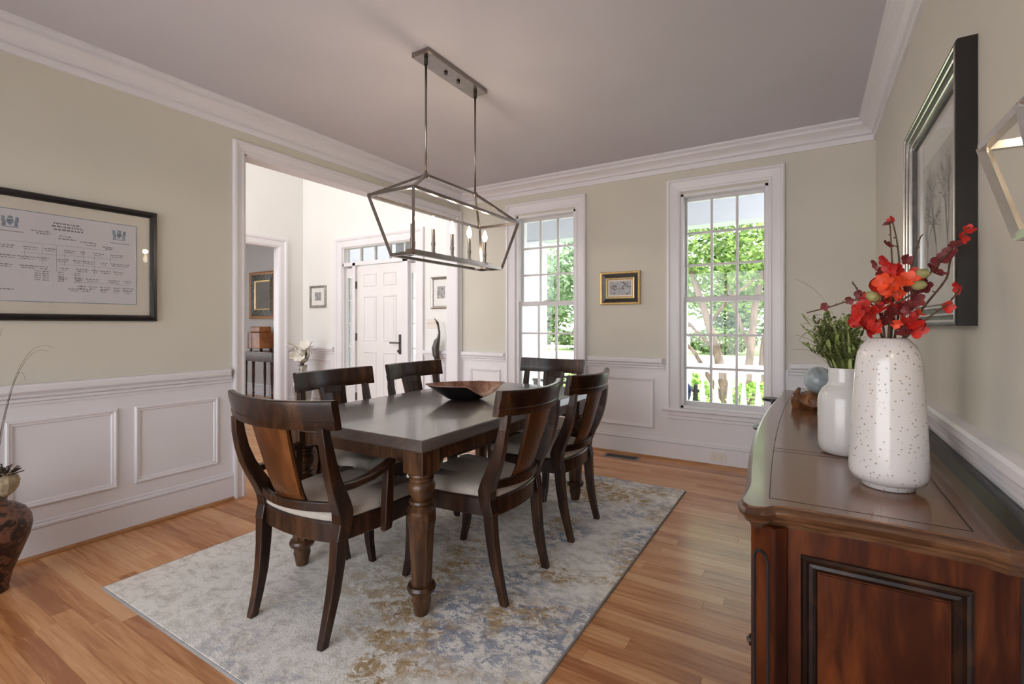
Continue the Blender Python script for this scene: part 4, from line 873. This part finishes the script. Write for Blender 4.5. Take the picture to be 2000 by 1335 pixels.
for u0, u1, v in ((.40,.58,.90),(.39,.60,.865),(.40,.60,.83)): words(u0, u1, v, .022)
for u0, u1, v in ((.26,.38,.79),(.29,.38,.765),(.44,.52,.76),(.43,.55,.73),(.58,.69,.72),(.62,.69,.69),(.74,.82,.69),(.76,.82,.67)): words(u0, u1, v, .014)
for v, segs in ((.60,((.06,.16),(.21,.30),(.34,.42),(.47,.55),(.58,.62),(.67,.75),(.8,.9))), (.49,((.05,.18),(.18,.30),(.30,.37),(.42,.5),(.53,.6),(.6,.68),(.72,.78),(.8,.95))), (.39,((.07,.15),(.19,.30),(.30,.37),(.44,.5),(.55,.64),(.66,.71),(.72,.8),(.82,.9))), (.28,((.44,.5),(.54,.6),(.62,.72),(.78,.87),(.9,.96))), (.19,((.56,.62),(.64,.70),(.72,.80),(.82,.87),(.88,.94),(.94,.98))), (.155,((.5,.58),(.58,.66),(.72,.78),(.82,.87),(.9,.96)))):
    for u0, u1 in segs:
        words(u0, u1, v, .012); words(u0+.01, u1-.01, v-.022, .010)
for u0, u1, v in ((.12,.86,.655),(.2,.5,.54),(.5,.86,.55),(.44,.9,.44),(.55,.95,.24)): ik(px(u0), px(u1), pz(v), pz(v)+.0012)
for u in (.22,.47,.60,.68,.80,.33,.42): ik(px(u), px(u)+.0011, pz(rg.uniform(.3,.5)), pz(rg.uniform(.56,.66)))
for u0 in (.28,.33,.43,.54): 
    for k_ in range(5): words(u0, u0+.04, .34-.025*k_, .011)
words(.07,.16,.12,.012)
ink.build('chart_lettering', 'ink_grey', fc)
def crest(uc, vc, s_):
    y0, z0 = px(uc), pz(vc)
    def poly(pts): cre.add([(.0073, y0+a*s_, z0+c*s_) for a, c in pts], [tuple(range(len(pts)))])
    poly([(-.22,.25),(.22,.25),(.22,-.05),(0,-.35),(-.22,-.05)])          # shield
    poly([(-.18,.30),(.18,.30),(.14,.42),(.22,.52),(.08,.5),(0,.62),(-.08,.5),(-.22,.52),(-.14,.42)])   # helm and crown
    for q in (-1, 1):       # supporters either side
        poly([(q*.27,-.38),(q*.55,-.38),(q*.5,-.1),(q*.6,.1),(q*.55,.32),(q*.62,.45),(q*.45,.5),(q*.32,.38),(q*.36,.2),(q*.27,.0)])
    poly([(-.6,-.42),(.6,-.42),(.5,-.5),(-.5,-.5)])
crest(.135,.86,.055); crest(.865,.86,.055)
cre.build('crest', 'ink_blue', fc)
ik2 = MB()
for uc in (.135,.865): ik2.box(.0068,.0072, px(uc)-.045, px(uc)+.05, pz(.755), pz(.762))
ik2.build('crest_caption', 'ink_grey', fc)
B(.0085, .0095, .034, FW-.034, .034, FH-.034).build('glazing', 'picture_glass', fc)

# small gilt painting between the windows: U=+x, N=-y
gp = thing('gilt_painting', 'small landscape painting in a gold and black frame between the windows', 'picture', (-1.722, YB-.001, 1.405))
GW, GH = .392, .312
MB().frame((0,0,0), (1,0,0), (0,0,1), (0,-1,0), GW, GH, [(0,0),(0,.022),(.006,.030),(.016,.028),(.024,.020)]).build('frame', 'gold_leaf', gp)
MB().frame((0,0,0), (1,0,0), (0,0,1), (0,-1,0), GW, GH, [(.023,.004),(.023,.019),(.060,.013),(.060,.004)]).build('black_band', 'black_lacquer', gp)
MB().frame((0,0,0), (1,0,0), (0,0,1), (0,-1,0), GW, GH, [(.058,.004),(.058,.018),(.070,.020),(.076,.012)]).build('fillet', 'gold_leaf', gp)
MB().frame((0,0,0), (1,0,0), (0,0,1), (0,-1,0), GW, GH, [(.074,.004),(.074,.012),(.092,.009),(.092,.004)]).build('liner', 'mat_board', gp)
B(.01, GW-.01, -.005, 0, .01, GH-.01).build('canvas', 'landscape_paint', gp)

# large tree print on the right wall: U=-y seen from the room, N=-x
tp = thing('framed_tree_print', 'large misty tree print in a deep dark frame above the sideboard', 'picture', (XR-.001, 2.855, 1.210))
TW, TH = .935, .855
fo = MB(); fo.frame((0,0,0), (0,-1,0), (0,0,1), (-1,0,0), TW, TH, [(0,0),(0,.044),(.004,.048)]); fo.build('frame_side', 'black_lacquer', tp)
MB().frame((0,0,0), (0,-1,0), (0,0,1), (-1,0,0), TW, TH, [(.004,.047),(.012,.049),(.018,.044),(.050,.030),(.056,.032),(.066,.028),(.078,.022),(.078,.008)]).build('frame_face', 'aged_silver', tp)
for a in (.012, .034, .062):
    MB().frame((0,0,0), (0,-1,0), (0,0,1), (-1,0,0), TW, TH, [(a,.020),(a,.052-a*.28),(a+.004,.054-a*.28),(a+.007,.051-a*.28),(a+.007,.020)]).build('silver_bead', 'bright_nickel', tp)
B(-.010, 0, -TW+.02, -.02, .02, TH-.02).build('mat_board', 'mat_white', tp)
B(-.0108, -.010, -TW+.21, -.21, .20, TH-.20).build('print', 'misty_print', tp)
br_ = MB(); rg = random.Random(4)
def branch(y, z, a, ln, w, dep):
    y2, z2 = y-math.cos(a)*ln, z+math.sin(a)*ln
    if dep > 6 or not (.23 < -y2 < TW-.23 and .21 < z2 < TH-.21): return
    nx, nz = math.sin(a)*w, math.cos(a)*w
    br_.add([(-.0112, y-nx, z-nz), (-.0112, y2-nx*.7, z2-nz*.7), (-.0112, y2+nx*.7, z2+nz*.7), (-.0112, y+nx, z+nz)], [(0,1,2,3)])
    for k_ in range(2 if dep else 3): branch(y2, z2, a+rg.uniform(-.75,.75), ln*rg.uniform(.7,.92), w*.68, dep+1)
for q in (.30, .47, .64): branch(-q, .215, PI/2+rg.uniform(-.15,.15), .095, .011, 0)
br_.build('tree_drawing', 'ink_grey', tp)
B(-.0135, -.0125, -TW+.078, -.078, .078, TH-.078).build('glazing', 'picture_glass', tp)

# foyer pictures
def small_pic(lab, x, z, w, h, fm, grp=None):
    p = thing('framed_etching', lab, 'picture', (x, YB-.001, z))
    MB().frame((0,0,0), (1,0,0), (0,0,1), (0,-1,0), w, h, [(0,0),(0,.02),(.01,.024),(.03 if w < .4 else .024,.018),(.034 if w < .4 else .026,.006)]).build('frame', fm, p)
    B(.01, w-.01, -.006, 0, .01, h-.01).build('mat_board', 'mat_white', p)
    B(w*.30, w*.70, -.0068, -.006, h*.32, h*.70).build('print', 'etching', p)
small_pic('small grey framed etching on the white wall beside the flower urn', -6.165, 1.46, .355, .312, 'silver_urn')
small_pic('thin framed etching on the entrance wall above the heron sculpture', -3.868, 1.405, .30, .378, 'nickel')
# switch plate and outlet
sp_ = thing('switch_plate', 'white triple switch plate beside the front door', 'switch', (-3.863, YB, 1.228))
B(-.082, .082, -.007, 0, -.055, .055).build('plate', 'plastic_white', sp_, bevel=.002)
for x in (-.046, 0, .046): B(x-.005, x+.005, -.018, -.006, -.004, .014).build('toggle', 'plastic_white', sp_)
ot = thing('wall_outlet', 'white duplex outlet set sideways in the baseboard under the window', 'outlet', (-.662, YB-.0165, .085))
B(-.061, .061, -.006, 0, -.037, .037).build('plate', 'plastic_white', ot, bevel=.002)
for x in (-.026, .026):
    rc = MB().loft([[(x+.0165*math.cos(2*PI*k_/16), t, .0135*math.sin(2*PI*k_/16)) for k_ in range(16)] for t in (-.005,-.0075)]).build('receptacle', 'plastic_white', ot)
    for zz in (-.006, .006): B(x-.004, x+.004, -.0079, -.0073, zz-.0012, zz+.0012).build('slot', 'dark_hole', rc)
# floor register
vn = thing('floor_register', 'grey metal floor vent with slats set in the oak floor', 'vent', (-1.470, 4.318, .0003))
MB().frame((-.165,-.068,0), (1,0,0), (0,1,0), (0,0,1), .33, .136, [(0,0),(.006,.004),(.022,.004),(.022,.0005)]).build('frame', 'vent_metal', vn)
B(-.145, .145, -.048, .048, .0002, .001).build('duct', 'dark_hole', vn)
for i in range(12): MB().beam((-.138+.0245*i, -.046, .0025), (-.122+.0245*i, .046, .0025), .006, .002).build('slat', 'vent_metal', vn)

# ------------------------------------------------------------------ wall sconce (right edge)
sc = thing('wall_sconce', 'brushed nickel open lantern wall sconce near the framed tree print', 'sconce', (XR, .938, 1.30))
U0, U1 = -.192, -.022      # depth from wall
def sq(h, x0, x1, z): return [(x0, -h, z), (x0, h, z), (x1, h, z), (x1, -h, z)]
up = sq(.085, U0, U1, .188); lo = sq(.053, U0+.032, U1-.032, .042); tpn = (-.107, 0, .285)
cg = MB()
for i in range(4):
    cg.beam(up[i], up[(i+1) % 4], .012, .012); cg.beam(lo[i], lo[(i+1) % 4], .012, .012); cg.beam(up[i], lo[i], .012, .012); cg.beam(up[i], tpn, .012, .012)
cg.build('cage', 'bright_nickel', sc)
B(-.018, 0, -.045, .045, .06, .27).build('back_plate', 'bright_nickel', sc, bevel=.003)
MB().tube([(-.01,0,.10),(-.06,0,.075),(-.107,0,.062)], .006, 8).build('arm', 'bright_nickel', sc)
s_ = MB().lathe([(.018,.055),(.018,.062),(.010,.066),(.010,.120),(.007,.124)], 14, (-.107, 0, 0)).build('candle_sleeve', 'candle_sleeve', sc)
MB().lathe([(.006,.122),(.012,.132),(.016,.148),(.015,.160),(.009,.178),(.003,.190)], 14, (-.107, 0, 0)).build('bulb', 'bulb_glow', s_, smooth=True)
pl = bpy.data.lights.new('bulb_light', 'POINT'); pl.energy = 0.6; pl.color = (1, .78, .52); pl.shadow_soft_size = .02
po = bpy.data.objects.new('bulb_light', pl); C.objects.link(po); po.parent = sc; po.location = (-.107, 0, .215)

# ------------------------------------------------------------------ pot with dried stems by the left wall
pt = thing('carved_pot', 'dark brown carved pot on the floor by the wainscot', 'pot', (-3.165, .630, 0))
MB().lathe([(.060,.0),(.064,.006),(.062,.02),(.075,.08),(.105,.16),(.132,.235),(.142,.285),(.138,.325),(.118,.362),(.085,.388),(.062,.398),(.056,.412),(.060,.425),(.050,.425),(.046,.40),(.08,.37)], 36).build('body', 'carved_pot', pt, smooth=True)
ds = thing('dried_stems', 'dried grass stems and a seed head standing in the carved pot', 'dried stems', (-3.165, .630, .42))
rg = random.Random(8)
def arc(name, pts, r, m): 
    P = [Vector(p) for p in pts]; Q = []
    for i in range(13):
        t = i/12; Q.append(P[0]*(1-t)**2+P[1]*2*t*(1-t)+P[2]*t*t)
    MB().tube(Q, [r*(1-.6*i/12) for i in range(13)], 5).build(name, m, ds)
for tip, mid in (((.06,.205,.68),(.02,.06,.80)),((.06,.185,.665),(.03,.06,.75)),((.06,.105,.53),(.03,.08,.74)),((.05,.03,.78),(0,-.02,.5)),((.02,-.12,.75),(0,-.04,.5))): arc('grass_stem', ((0,0,-.03), mid, tip), .0011, 'dry_twig')
sh = MB().lathe([(.012,.02),(.03,.035),(.045,.06),(.050,.085),(.042,.11),(.02,.125)], 12, (.03, .045, -.01)).build('seed_head', 'dry_straw', ds)
for i in range(34):
    a = rg.uniform(0, 2*PI); e = rg.uniform(.2, 1.2); c0 = Vector((.03, .045, .10)); d = Vector((math.cos(a)*math.cos(e), math.sin(a)*math.cos(e), math.sin(e)))
    MB().tube([c0, c0+d*.03, c0+d*rg.uniform(.05,.07)+Vector((rg.uniform(-.01,.01), rg.uniform(-.01,.01), 0))], [.003,.003,.002], 4).build('husk', 'dry_twig', sh)
arc('seed_stalk', ((0,0,-.03),(.015,.02,.0),(.03,.045,.03)), .004, 'dry_twig')

# ------------------------------------------------------------------ foyer things
ur = thing('flower_urn', 'tall mottled silver floor urn beside the doorway casing', 'urn', (-5.93, 4.16, 0))
MB().lathe([(.10,0),(.105,.01),(.09,.03),(.07,.06),(.10,.18),(.125,.32),(.12,.42),(.085,.50),(.055,.55),(.05,.60),(.065,.66),(.055,.66),(.045,.60),(.06,.54)], 28).build('body', 'silver_urn', ur, smooth=True)
wfw = thing('white_flowers', 'bunch of white silk magnolias standing in the silver urn', 'flowers', (-5.93, 4.16, .66))
rg = random.Random(14)
pm = [blossom_mesh('flower_head', 'white_petal', .085, 6, .55, 31), blossom_mesh('flower_head', 'white_petal', .065, 5, .7, 32)]
for i in range(15):
    a = rg.uniform(0, 2*PI); r = rg.uniform(0, .17); z = rg.uniform(.06, .27); p = (math.cos(a)*r+.02, math.sin(a)*r*.7-.02, z)
    put(pm[i % 2], 'flower_head', wfw, p, rg)
    MB().tube([(0,0,-.06), (p[0]*.4, p[1]*.4, z*.5), p], .005, 5).build('stalk', 'stem_brown', wfw)
for i in range(9):
    a = rg.uniform(-.6, PI+.6); P = [(0,0,-.04), (math.cos(a)*.12, math.sin(a)*.05, .25), (math.cos(a)*rg.uniform(.2,.30), math.sin(a)*.1-.03, rg.uniform(.12,.36))]
    MB().tube(P, .004, 5).build('twig', 'dry_straw', wfw)
hr = thing('heron_sculpture', 'slender bronze heron sculpture with reeds by the far jamb of the foyer opening', 'sculpture', (-3.675, 4.36, 0))
MB().lathe([(.07,0),(.075,.015),(.065,.03),(.04,.04)], 20).build('base', 'bronze', hr)
MB().tube([(0,0,.78),(-.045,.0,.86),(-.052,0,.94),(-.03,0,1.02),(-.005,0,1.06),(.005,0,1.12),(-.010,0,1.20),(-.022,0,1.235)], [.022,.040,.046,.036,.020,.013,.012,.016], 10).build('body', 'bronze', hr, smooth=True)
MB().tube([(-.02,0,1.235),(-.045,0,1.262),(-.075,0,1.295)], [.014,.008,.002], 8).build('beak', 'bronze', hr, smooth=True)
MB().tube([(-.06,0,.80),(-.07,.0,.90),(-.062,0,1.00)], [.006,.022,.004], 7).build('wing', 'bronze', hr, smooth=True)
for x in (-.012, .012): MB().tube([(x*2,0,.03), (x,0,.42), (x*.5-.01,0,.80)], [.007,.006,.008], 6).build('leg', 'bronze', hr)
for i in range(7):
    a = i*.9; MB().tube([(math.cos(a)*.05, math.sin(a)*.05, .03), (math.cos(a)*.06, math.sin(a)*.05, .4), (math.cos(a+.4)*.07, math.sin(a)*.06, .50+.05*(i % 3))], [.006,.008,.003], 5).build('reed', 'bronze', hr)
fp = thing('foyer_fill_lantern', 'unseen hanging glass lantern added to brighten the high foyer', 'lantern', (-5.1, 1.55, ZF))  # hangs out of view, added as fill light for the foyer
MB().lathe([(.07,-.03),(.07,0)], 20).build('canopy', 'nickel', fp)
MB().tube([(0,0,-.03),(0,0,-1.95)], .008, 8).build('chain', 'nickel', fp)
lc = MB()
for a, c in ((-.16,-.16),(.16,-.16),(.16,.16),(-.16,.16)): lc.beam((a,c,-2.55),(a,c,-2.05), .016, .016)
for z in (-2.55, -2.05): lc.frame((-.168,-.168,z), (1,0,0), (0,1,0), (0,0,1), .336, .336, [(0,0),(0,.016),(.016,.016),(.016,0),(0,0)])
lc.beam((-.16,0,-2.05),(.16,0,-2.05), .016, .016); lc.beam((0,0,-2.05),(0,0,-1.93), .016, .016); lc.build('cage', 'nickel', fp)
MB().lathe([(.006,-2.24),(.02,-2.26),(.032,-2.30),(.02,-2.34),(.004,-2.36)], 14).build('bulb', 'bulb_glow', fp, smooth=True)
pl = bpy.data.lights.new('bulb_light', 'POINT'); pl.energy = 30; pl.color = (1, .93, .86); pl.shadow_soft_size = .05
po = bpy.data.objects.new('bulb_light', pl); C.objects.link(po); po.parent = fp; po.location = (0, 0, -2.42)
# console table, box, mirror
ct = thing('console_table', 'dark mahogany console table with turned legs in the room past the foyer', 'table', (-7.42, 4.62, 0))
B(-.46, .36, -.20, .20, .765, .785).build('table_top', 'console_wood', ct, bevel=.004)
B(-.43, .33, -.18, .18, .63, .765).build('apron', 'console_wood', ct)
for x, y in ((-.41,-.16),(-.20,-.16),(.31,-.16),(-.41,.16),(.31,.16)):
    MB().lathe([(.022,.63),(.026,.60),(.018,.585),(.024,.57),(.020,.54),(.022,.40),(.014,.14),(.020,.12),(.013,.10),(.016,.06),(.011,0)], 14, (x, y, 0)).build('leg', 'console_wood', ct, autos=True)
cb = thing('wooden_chest', 'small orange brown inlaid wooden chest on the console table', 'box', (-7.72, 4.64, .7855))
for x in (-.13, .13):
    for y in (-.09, .09): B(x-.015, x+.015, y-.015, y+.015, 0, .04).build('foot', 'console_wood', cb)
B(-.17, .17, -.12, .12, .04, .30).build('body', 'box_wood', cb, bevel=.008)
B(-.15, .15, -.10, .10, .30, .40).build('lid', 'box_wood', cb, bevel=.02)
for x in (-.16, -.06): B(x-.012, x+.012, -.124, -.118, .04, .30).build('strap', 'console_wood', cb)
mr = thing('ornate_mirror', 'wall mirror with painted floral black and copper frame above the console table', 'mirror', (-8.36, 4.849, 1.32))
MW, MH = .74, .80
MB().frame((0,0,0), (1,0,0), (0,0,1), (0,-1,0), MW, MH, [(0,0),(0,.035),(.02,.04),(.045,.03)]).build('outer_frame', 'copper_frame', mr)
MB().frame((0,0,0), (1,0,0), (0,0,1), (0,-1,0), MW, MH, [(.044,.005),(.044,.030),(.15,.022),(.15,.005)]).build('floral_band', 'floral_lacquer', mr)
MB().frame((0,0,0), (1,0,0), (0,0,1), (0,-1,0), MW, MH, [(.148,.005),(.148,.026),(.17,.02),(.17,.005)]).build('inner_frame', 'gold_leaf', mr)
B(.16, MW-.16, -.009, -.003, .16, MH-.16).build('glass', 'mirror_glass', mr)
sw2 = thing('light_switch', 'white switch plate under the ornate mirror', 'switch', (-7.64, 4.85, 1.22))
B(-.06, .06, -.006, 0, -.06, .06).build('plate', 'plastic_white', sw2, bevel=.002); B(-.008, .008, -.012, -.006, -.015, .015).build('toggle', 'plastic_white', sw2)

# ------------------------------------------------------------------ porch
PY0, PY1 = YB+.2, 7.16
struct(B(-10, 4, YB+.1, PY1, -.30, -.12).build('porch_deck', 'porch_floor'), 'grey porch deck outside the windows')
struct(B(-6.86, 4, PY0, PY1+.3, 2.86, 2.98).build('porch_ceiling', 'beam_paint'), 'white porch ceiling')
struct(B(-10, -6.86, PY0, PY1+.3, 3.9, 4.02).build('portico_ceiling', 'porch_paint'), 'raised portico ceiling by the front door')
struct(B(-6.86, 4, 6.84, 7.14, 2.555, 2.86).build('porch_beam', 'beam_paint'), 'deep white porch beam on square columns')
for x, lab in ((-3.842, 'square white porch column outside the window beside the foyer opening'), (-6.70, 'square white porch column outside the front door sidelight'), (.35, 'square white porch column past the sideboard wall')):
    c = thing('porch_column', lab, 'column', (x, 6.99, -.12), group='porch columns')
    B(-.145, .145, -.145, .145, .16, 2.52).build('shaft', 'porch_paint', c); B(-.175, .175, -.175, .175, 0, .16).build('base', 'porch_paint', c, bevel=.01)
    B(-.175, .175, -.175, .175, 2.52, 2.675).build('capital', 'porch_paint', c, bevel=.01)
BAL = [(.034,.0),(.034,.10),(.020,.115),(.030,.13),(.036,.20),(.034,.26),(.022,.40),(.018,.46),(.026,.475),(.020,.49),(.034,.50),(.034,.60)]
balm = MB().lathe(BAL, 12).mesh('baluster', 'porch_paint', True)
for x0, x1, lab in ((-3.69, .20, 'white porch railing with turned balusters in front of the lawn'), (-6.55, -3.99, 'white porch railing section beside the front steps')):
    r = thing('porch_railing', lab, 'railing', ((x0+x1)/2, 6.99, -.12)); h = (x1-x0)/2
    MB().mold([(-.07,.70),(.07,.70),(.075,.74),(.05,.79),(.0,.806),(-.05,.79),(-.075,.74)], (-h, 0, 0), (h, 0, 0), (0,-1,0)).build('handrail', 'porch_paint', r)
    B(-h, h, -.035, .035, .02, .10).build('bottom_rail', 'porch_paint', r)
    n_ = int((x1-x0)/.165)
    for i in range(n_):
        o = bpy.data.objects.new('baluster', balm); C.objects.link(o); o.parent = r; o.location = (-h+(i+.5)*(x1-x0)/n_, 0, .10)
def porch_chair(x, y, rz, lab):
    c = thing('porch_chair', lab, 'chair', (x, y, -.12), rz, 'porch chairs')
    for a in (-.27, .27):
        for b_ in (-.25, .27): B(a-.02, a+.02, b_-.02, b_+.02, 0, .62 if b_ > 0 else .60).build('leg', 'porch_black', c)
        MB().beam((a, -.29, .62), (a, .30, .62), .06, .03).build('armrest', 'porch_black', c)
    B(-.27, .27, -.26, .28, .33, .38).build('seat', 'porch_black', c)
    MB().loft([[(-.25,-.22,.38),(.25,-.22,.38),(.25,.27,.38),(-.25,.27,.38)],[(-.26,-.23,.43),(.26,-.23,.43),(.26,.28,.43),(-.26,.28,.43)],[(-.22,-.19,.48),(.22,-.19,.48),(.22,.24,.48),(-.22,.24,.48)]]).build('seat_cushion', 'navy_cloth', c, sub=2, smooth=True)
    MB().loft([[(-.24,-.27,.44),(.24,-.27,.44),(.24,-.13,.44),(-.24,-.13,.44)],[(-.26,-.30,.60),(.26,-.30,.60),(.26,-.14,.60),(-.26,-.14,.60)],[(-.22,-.36,.76),(.22,-.36,.76),(.22,-.24,.76),(-.22,-.24,.76)]]).build('back_cushion', 'navy_cloth', c, sub=2, smooth=True)
    for a in (-.24, .24): MB().beam((a,-.27,.36), (a,-.38,.70), .03, .03).build('back_post', 'porch_black', c)
porch_chair(-1.40, 5.62, .45, 'black porch armchair with navy cushions outside the window beside the sideboard')
porch_chair(-2.72, 5.75, PI/2-.2, 'black porch armchair with navy cushions outside the window beside the foyer opening')

struct(B(-9.4, -9.2, PY0, 9.2, -.3, 2.55).build('wall_wing', 'white_siding'), 'white side wall of the house wing by the entrance')
# ------------------------------------------------------------------ garden and street
GZ = -.95
struct(B(-90, 60, PY1, 95, GZ-.3, GZ).build('lawn_ground', 'lawn'), 'sunlit front lawn')
struct(B(-90, 60, -60, YN-.2, GZ-.3, -.2).build('bounce_terrace', 'bounce_paving'), 'unseen pale ground added behind the house to bounce daylight indoors')  # ground out of view, made pale to bounce daylight indoors
struct(B(-90, 60, 25, 36, GZ, GZ+.02).build('street', 'asphalt'), 'pale sunlit street beyond the lawn')
struct(B(-90, 60, 22.6, 24.2, GZ, GZ+.03).build('sidewalk', 'asphalt'))
def leaf_blob(mb, c, rad, n, size, rg, shell=.55, fl=.8):
    for i in range(n):
        while True:
            d = Vector((rg.uniform(-1,1), rg.uniform(-1,1), rg.uniform(-1,1)))
            if .01 < d.length < 1: break
        d = d.normalized()*(shell+(1-shell)*rg.random())
        p = Vector(c)+Vector((d.x*rad[0], d.y*rad[1], d.z*rad[2]))
        s_ = size*rg.uniform(.6,1.3); u = Vector((rg.uniform(-1,1), rg.uniform(-1,1), rg.uniform(-.6,.6))).normalized(); v = u.cross(Vector((rg.uniform(-1,1), rg.uniform(-1,1), rg.uniform(-1,1)))).normalized()
        mb.add([p-u*s_, p+v*s_*.42, p+u*s_, p-v*s_*.42], [(0,1,2,3)])
def tree(name, lab, loc, trunks, blobs, size, mt, seed, group=None):
    rg = random.Random(seed); t = thing(name, lab, 'tree', loc, group=group)
    for tr in trunks: MB().tube([p for p, r in tr], [r for p, r in tr], 8).build('trunk', 'bark', t, smooth=True)
    mb = MB()
    for c, rad, n in blobs: leaf_blob(mb, c, rad, n, size, rg, .35)
    f = mb.build('foliage', mt, t); f['kind'] = 'stuff'
    return t
# multi-stemmed tree outside the window by the sideboard
tk = [[((0,0,0),.13),((-.10,0,.7),.12),((-.25,0,1.5),.11),((-.50,0,2.4),.09),((-.9,.1,3.6),.06)],
      [((.12,0,0),.12),((.30,0,.8),.10),((.38,0,1.6),.09),((.45,.1,2.5),.08),((.7,.2,3.8),.05)],
      [((.2,.1,0),.10),((.55,.2,.9),.09),((.62,.1,1.8),.07),((.95,.1,3.2),.05)],
      [((-.05,0,.4),.07),((-.42,0,1.0),.06),((-.75,.1,1.55),.05),((-1.3,.2,2.1),.04)],
      [((-.3,0,1.6),.05),((-.9,.2,2.2),.04),((-1.7,.3,2.6),.03)],
      [((.38,0,1.6),.05),((.1,.2,2.4),.04),((-.2,.3,3.3),.03)],
      [((-.42,0,2.2),.05),((.0,-.2,2.7),.04),((.5,-.3,3.1),.03)]]
tk = [[((p[0], p[1], p[2]), r*.85) for p, r in t_] for t_ in tk]
tree('crape_myrtle', 'multi trunked tree with peeling bark outside the window beside the sideboard', (-1.42, 11.2, GZ), tk,
     [((-.9,.2,3.9),(1.3,1.2,.9),1500), ((.5,.3,3.7),(1.2,1.2,.9),1500), ((-2.2,.6,3.5),(1.2,1.2,.9),1100), ((1.6,.6,3.4),(1.2,1.2,.9),1100), ((-.3,.5,4.9),(2.2,1.6,1.0),1700), ((-1.5,.9,2.75),(.8,.8,.5),420), ((.9,.9,2.7),(.8,.8,.45),380), ((-2.6,1.2,2.4),(.8,.8,.6),500), ((-.6,1.6,3.0),(2.6,1.0,.7),1500), ((.2,2.2,3.6),(3.0,.9,.9),1600)], .085, 'leaves_bright', 41, 'front garden trees')
tree('shade_tree', 'leafy tree on the lawn outside the window beside the foyer opening', (-6.6, 15.6, GZ), [[((0,0,0),.20),((.1,0,1.5),.16),((.0,0,3.2),.12),((-.3,0,5),.06)], [((.1,0,1.6),.09),((.9,.2,3.0),.06),((1.6,.3,4.2),.03)]],
     [((0,0,4.2),(1.8,1.6,1.4),2200), ((1.5,.2,3.6),(1.4,1.3,1.0),1500), ((-1.5,.2,3.5),(1.4,1.3,1.0),1400), ((.3,.2,5.8),(1.9,1.6,1.1),1500), ((.6,-.3,2.4),(1.1,.9,.7),700), ((-2.4,-.3,2.2),(1.1,.9,.8),700)], .11, 'leaves_cool', 42, 'front garden trees')
tree('shade_tree', 'leafy tree seen through the front door sidelight', (-10.3, 12.4, GZ), [[((0,0,0),.20),((.1,0,1.5),.16),((.0,0,3.2),.12),((-.3,0,5),.06)]],
     [((0,0,2.6),(1.1,1.0,1.6),1700), ((.5,.2,1.6),(.8,.8,.9),700), ((-.3,.2,3.8),(1.0,.9,.9),900)], .11, 'leaves_mid', 43, 'front garden trees')
rg = random.Random(77)
for i in range(10):
    x = -34.8+i*5.6+rg.uniform(-.5,.5); y = 46+9*(i % 2)+rg.uniform(-1,1); h = rg.uniform(9, 13)
    tree('street_tree', 'large tree across the street', (x, y, GZ), [[((0,0,0),.4),((.2,0,h*.35),.3),((0,0,h*.75),.12)]],
         [((rg.uniform(-1,1),0,h*.42),(3.2,2.5,h*.28),1100), ((rg.uniform(-1.5,1.5),0,h*.75),(2.8,2.4,h*.28),900), ((rg.uniform(-1,1),-1.2,1.6),(3.0,1.6,1.7),500)], .34, rg.choice(['leaves_mid', 'leaves_cool', 'leaves_mid']), 100+i, 'trees across the street')
for i, x in enumerate((-3.6, -2.6, -1.65, -.7, .25)):
    t = thing('boxwood_shrub', 'bright green clipped shrub growing below the porch railing', 'shrub', (x, 8.05+.1*(i % 2), GZ), group='shrubs below the porch railing')
    mb = MB(); leaf_blob(mb, (0,0,.70), (.46,.42,.62+.06*(i % 3)), 1300, .05, random.Random(200+i), .8); f = mb.build('foliage', 'hedge_leaves', t); f['kind'] = 'stuff'
    MB().tube([(0,0,0),(.02,0,.6)], [.03,.02], 6).build('stem', 'bark', t)
for i, (x, h) in enumerate(((-22,2.2),(-16.5,1.7),(-11.2,2.4),(-5.6,1.9),(-.2,2.5))):
    t = thing('border_hedge', 'dark green rounded shrub growing along the far side of the street', 'shrub', (x, 38.5, GZ), group='shrubs along the far side of the street')
    mb = MB(); leaf_blob(mb, (0,0,h*.5), (2.55,1.0,h*.5), 1100, .22, random.Random(300+i), .8); f = mb.build('foliage', 'leaves_mid', t); f['kind'] = 'stuff'
    MB().tube([(0,0,0),(.05,0,h*.4)], [.08,.05], 6).build('stem', 'bark', t)
lp = thing('lamp_post', 'black lamp post with a white lantern on the lawn', 'lamp', (-3.75, 18.0, GZ))
MB().lathe([(.07,0),(.07,.2),(.04,.25),(.04,1.35),(.06,1.38)], 10).build('post', 'porch_black', lp)
B(-.12, .12, -.12, .12, 1.38, 1.72).build('lantern', 'white_siding', lp); MB().lathe([(.19,1.72),(.05,1.88),(.01,1.92)], 4, rot=PI/4).build('cap', 'porch_black', lp)
fe = thing('rail_fence', 'white rail fence beside the street', 'fence', (-13.5, 24.8, GZ))
for i in range(4): B(-3+2*i-.06, -3+2*i+.06, -.06, .06, 0, 1.15).build('post', 'white_siding', fe)
for z in (.45, .95): B(-3, 3, -.03, .03, z-.06, z+.06).build('rail', 'white_siding', fe)
hs = thing('brick_house', 'brick house with grey roof across the street', 'house', (-49.5, 44, GZ))
B(-6, 6, 0, 8, 0, 5).build('walls', 'brick_house', hs)
MB().loft([[(-6.5,-.5,5),(6.5,-.5,5),(6.5,8.5,5),(-6.5,8.5,5)],[(-5,3.9,8),(5,3.9,8),(5,4.1,8),(-5,4.1,8)]]).build('roof', 'roof_grey', hs)
for x in (-4, -1.5, 1.5, 4): B(x-.5, x+.5, -.05, .05, 1.2, 2.8).build('window', 'sea_glass', hs)
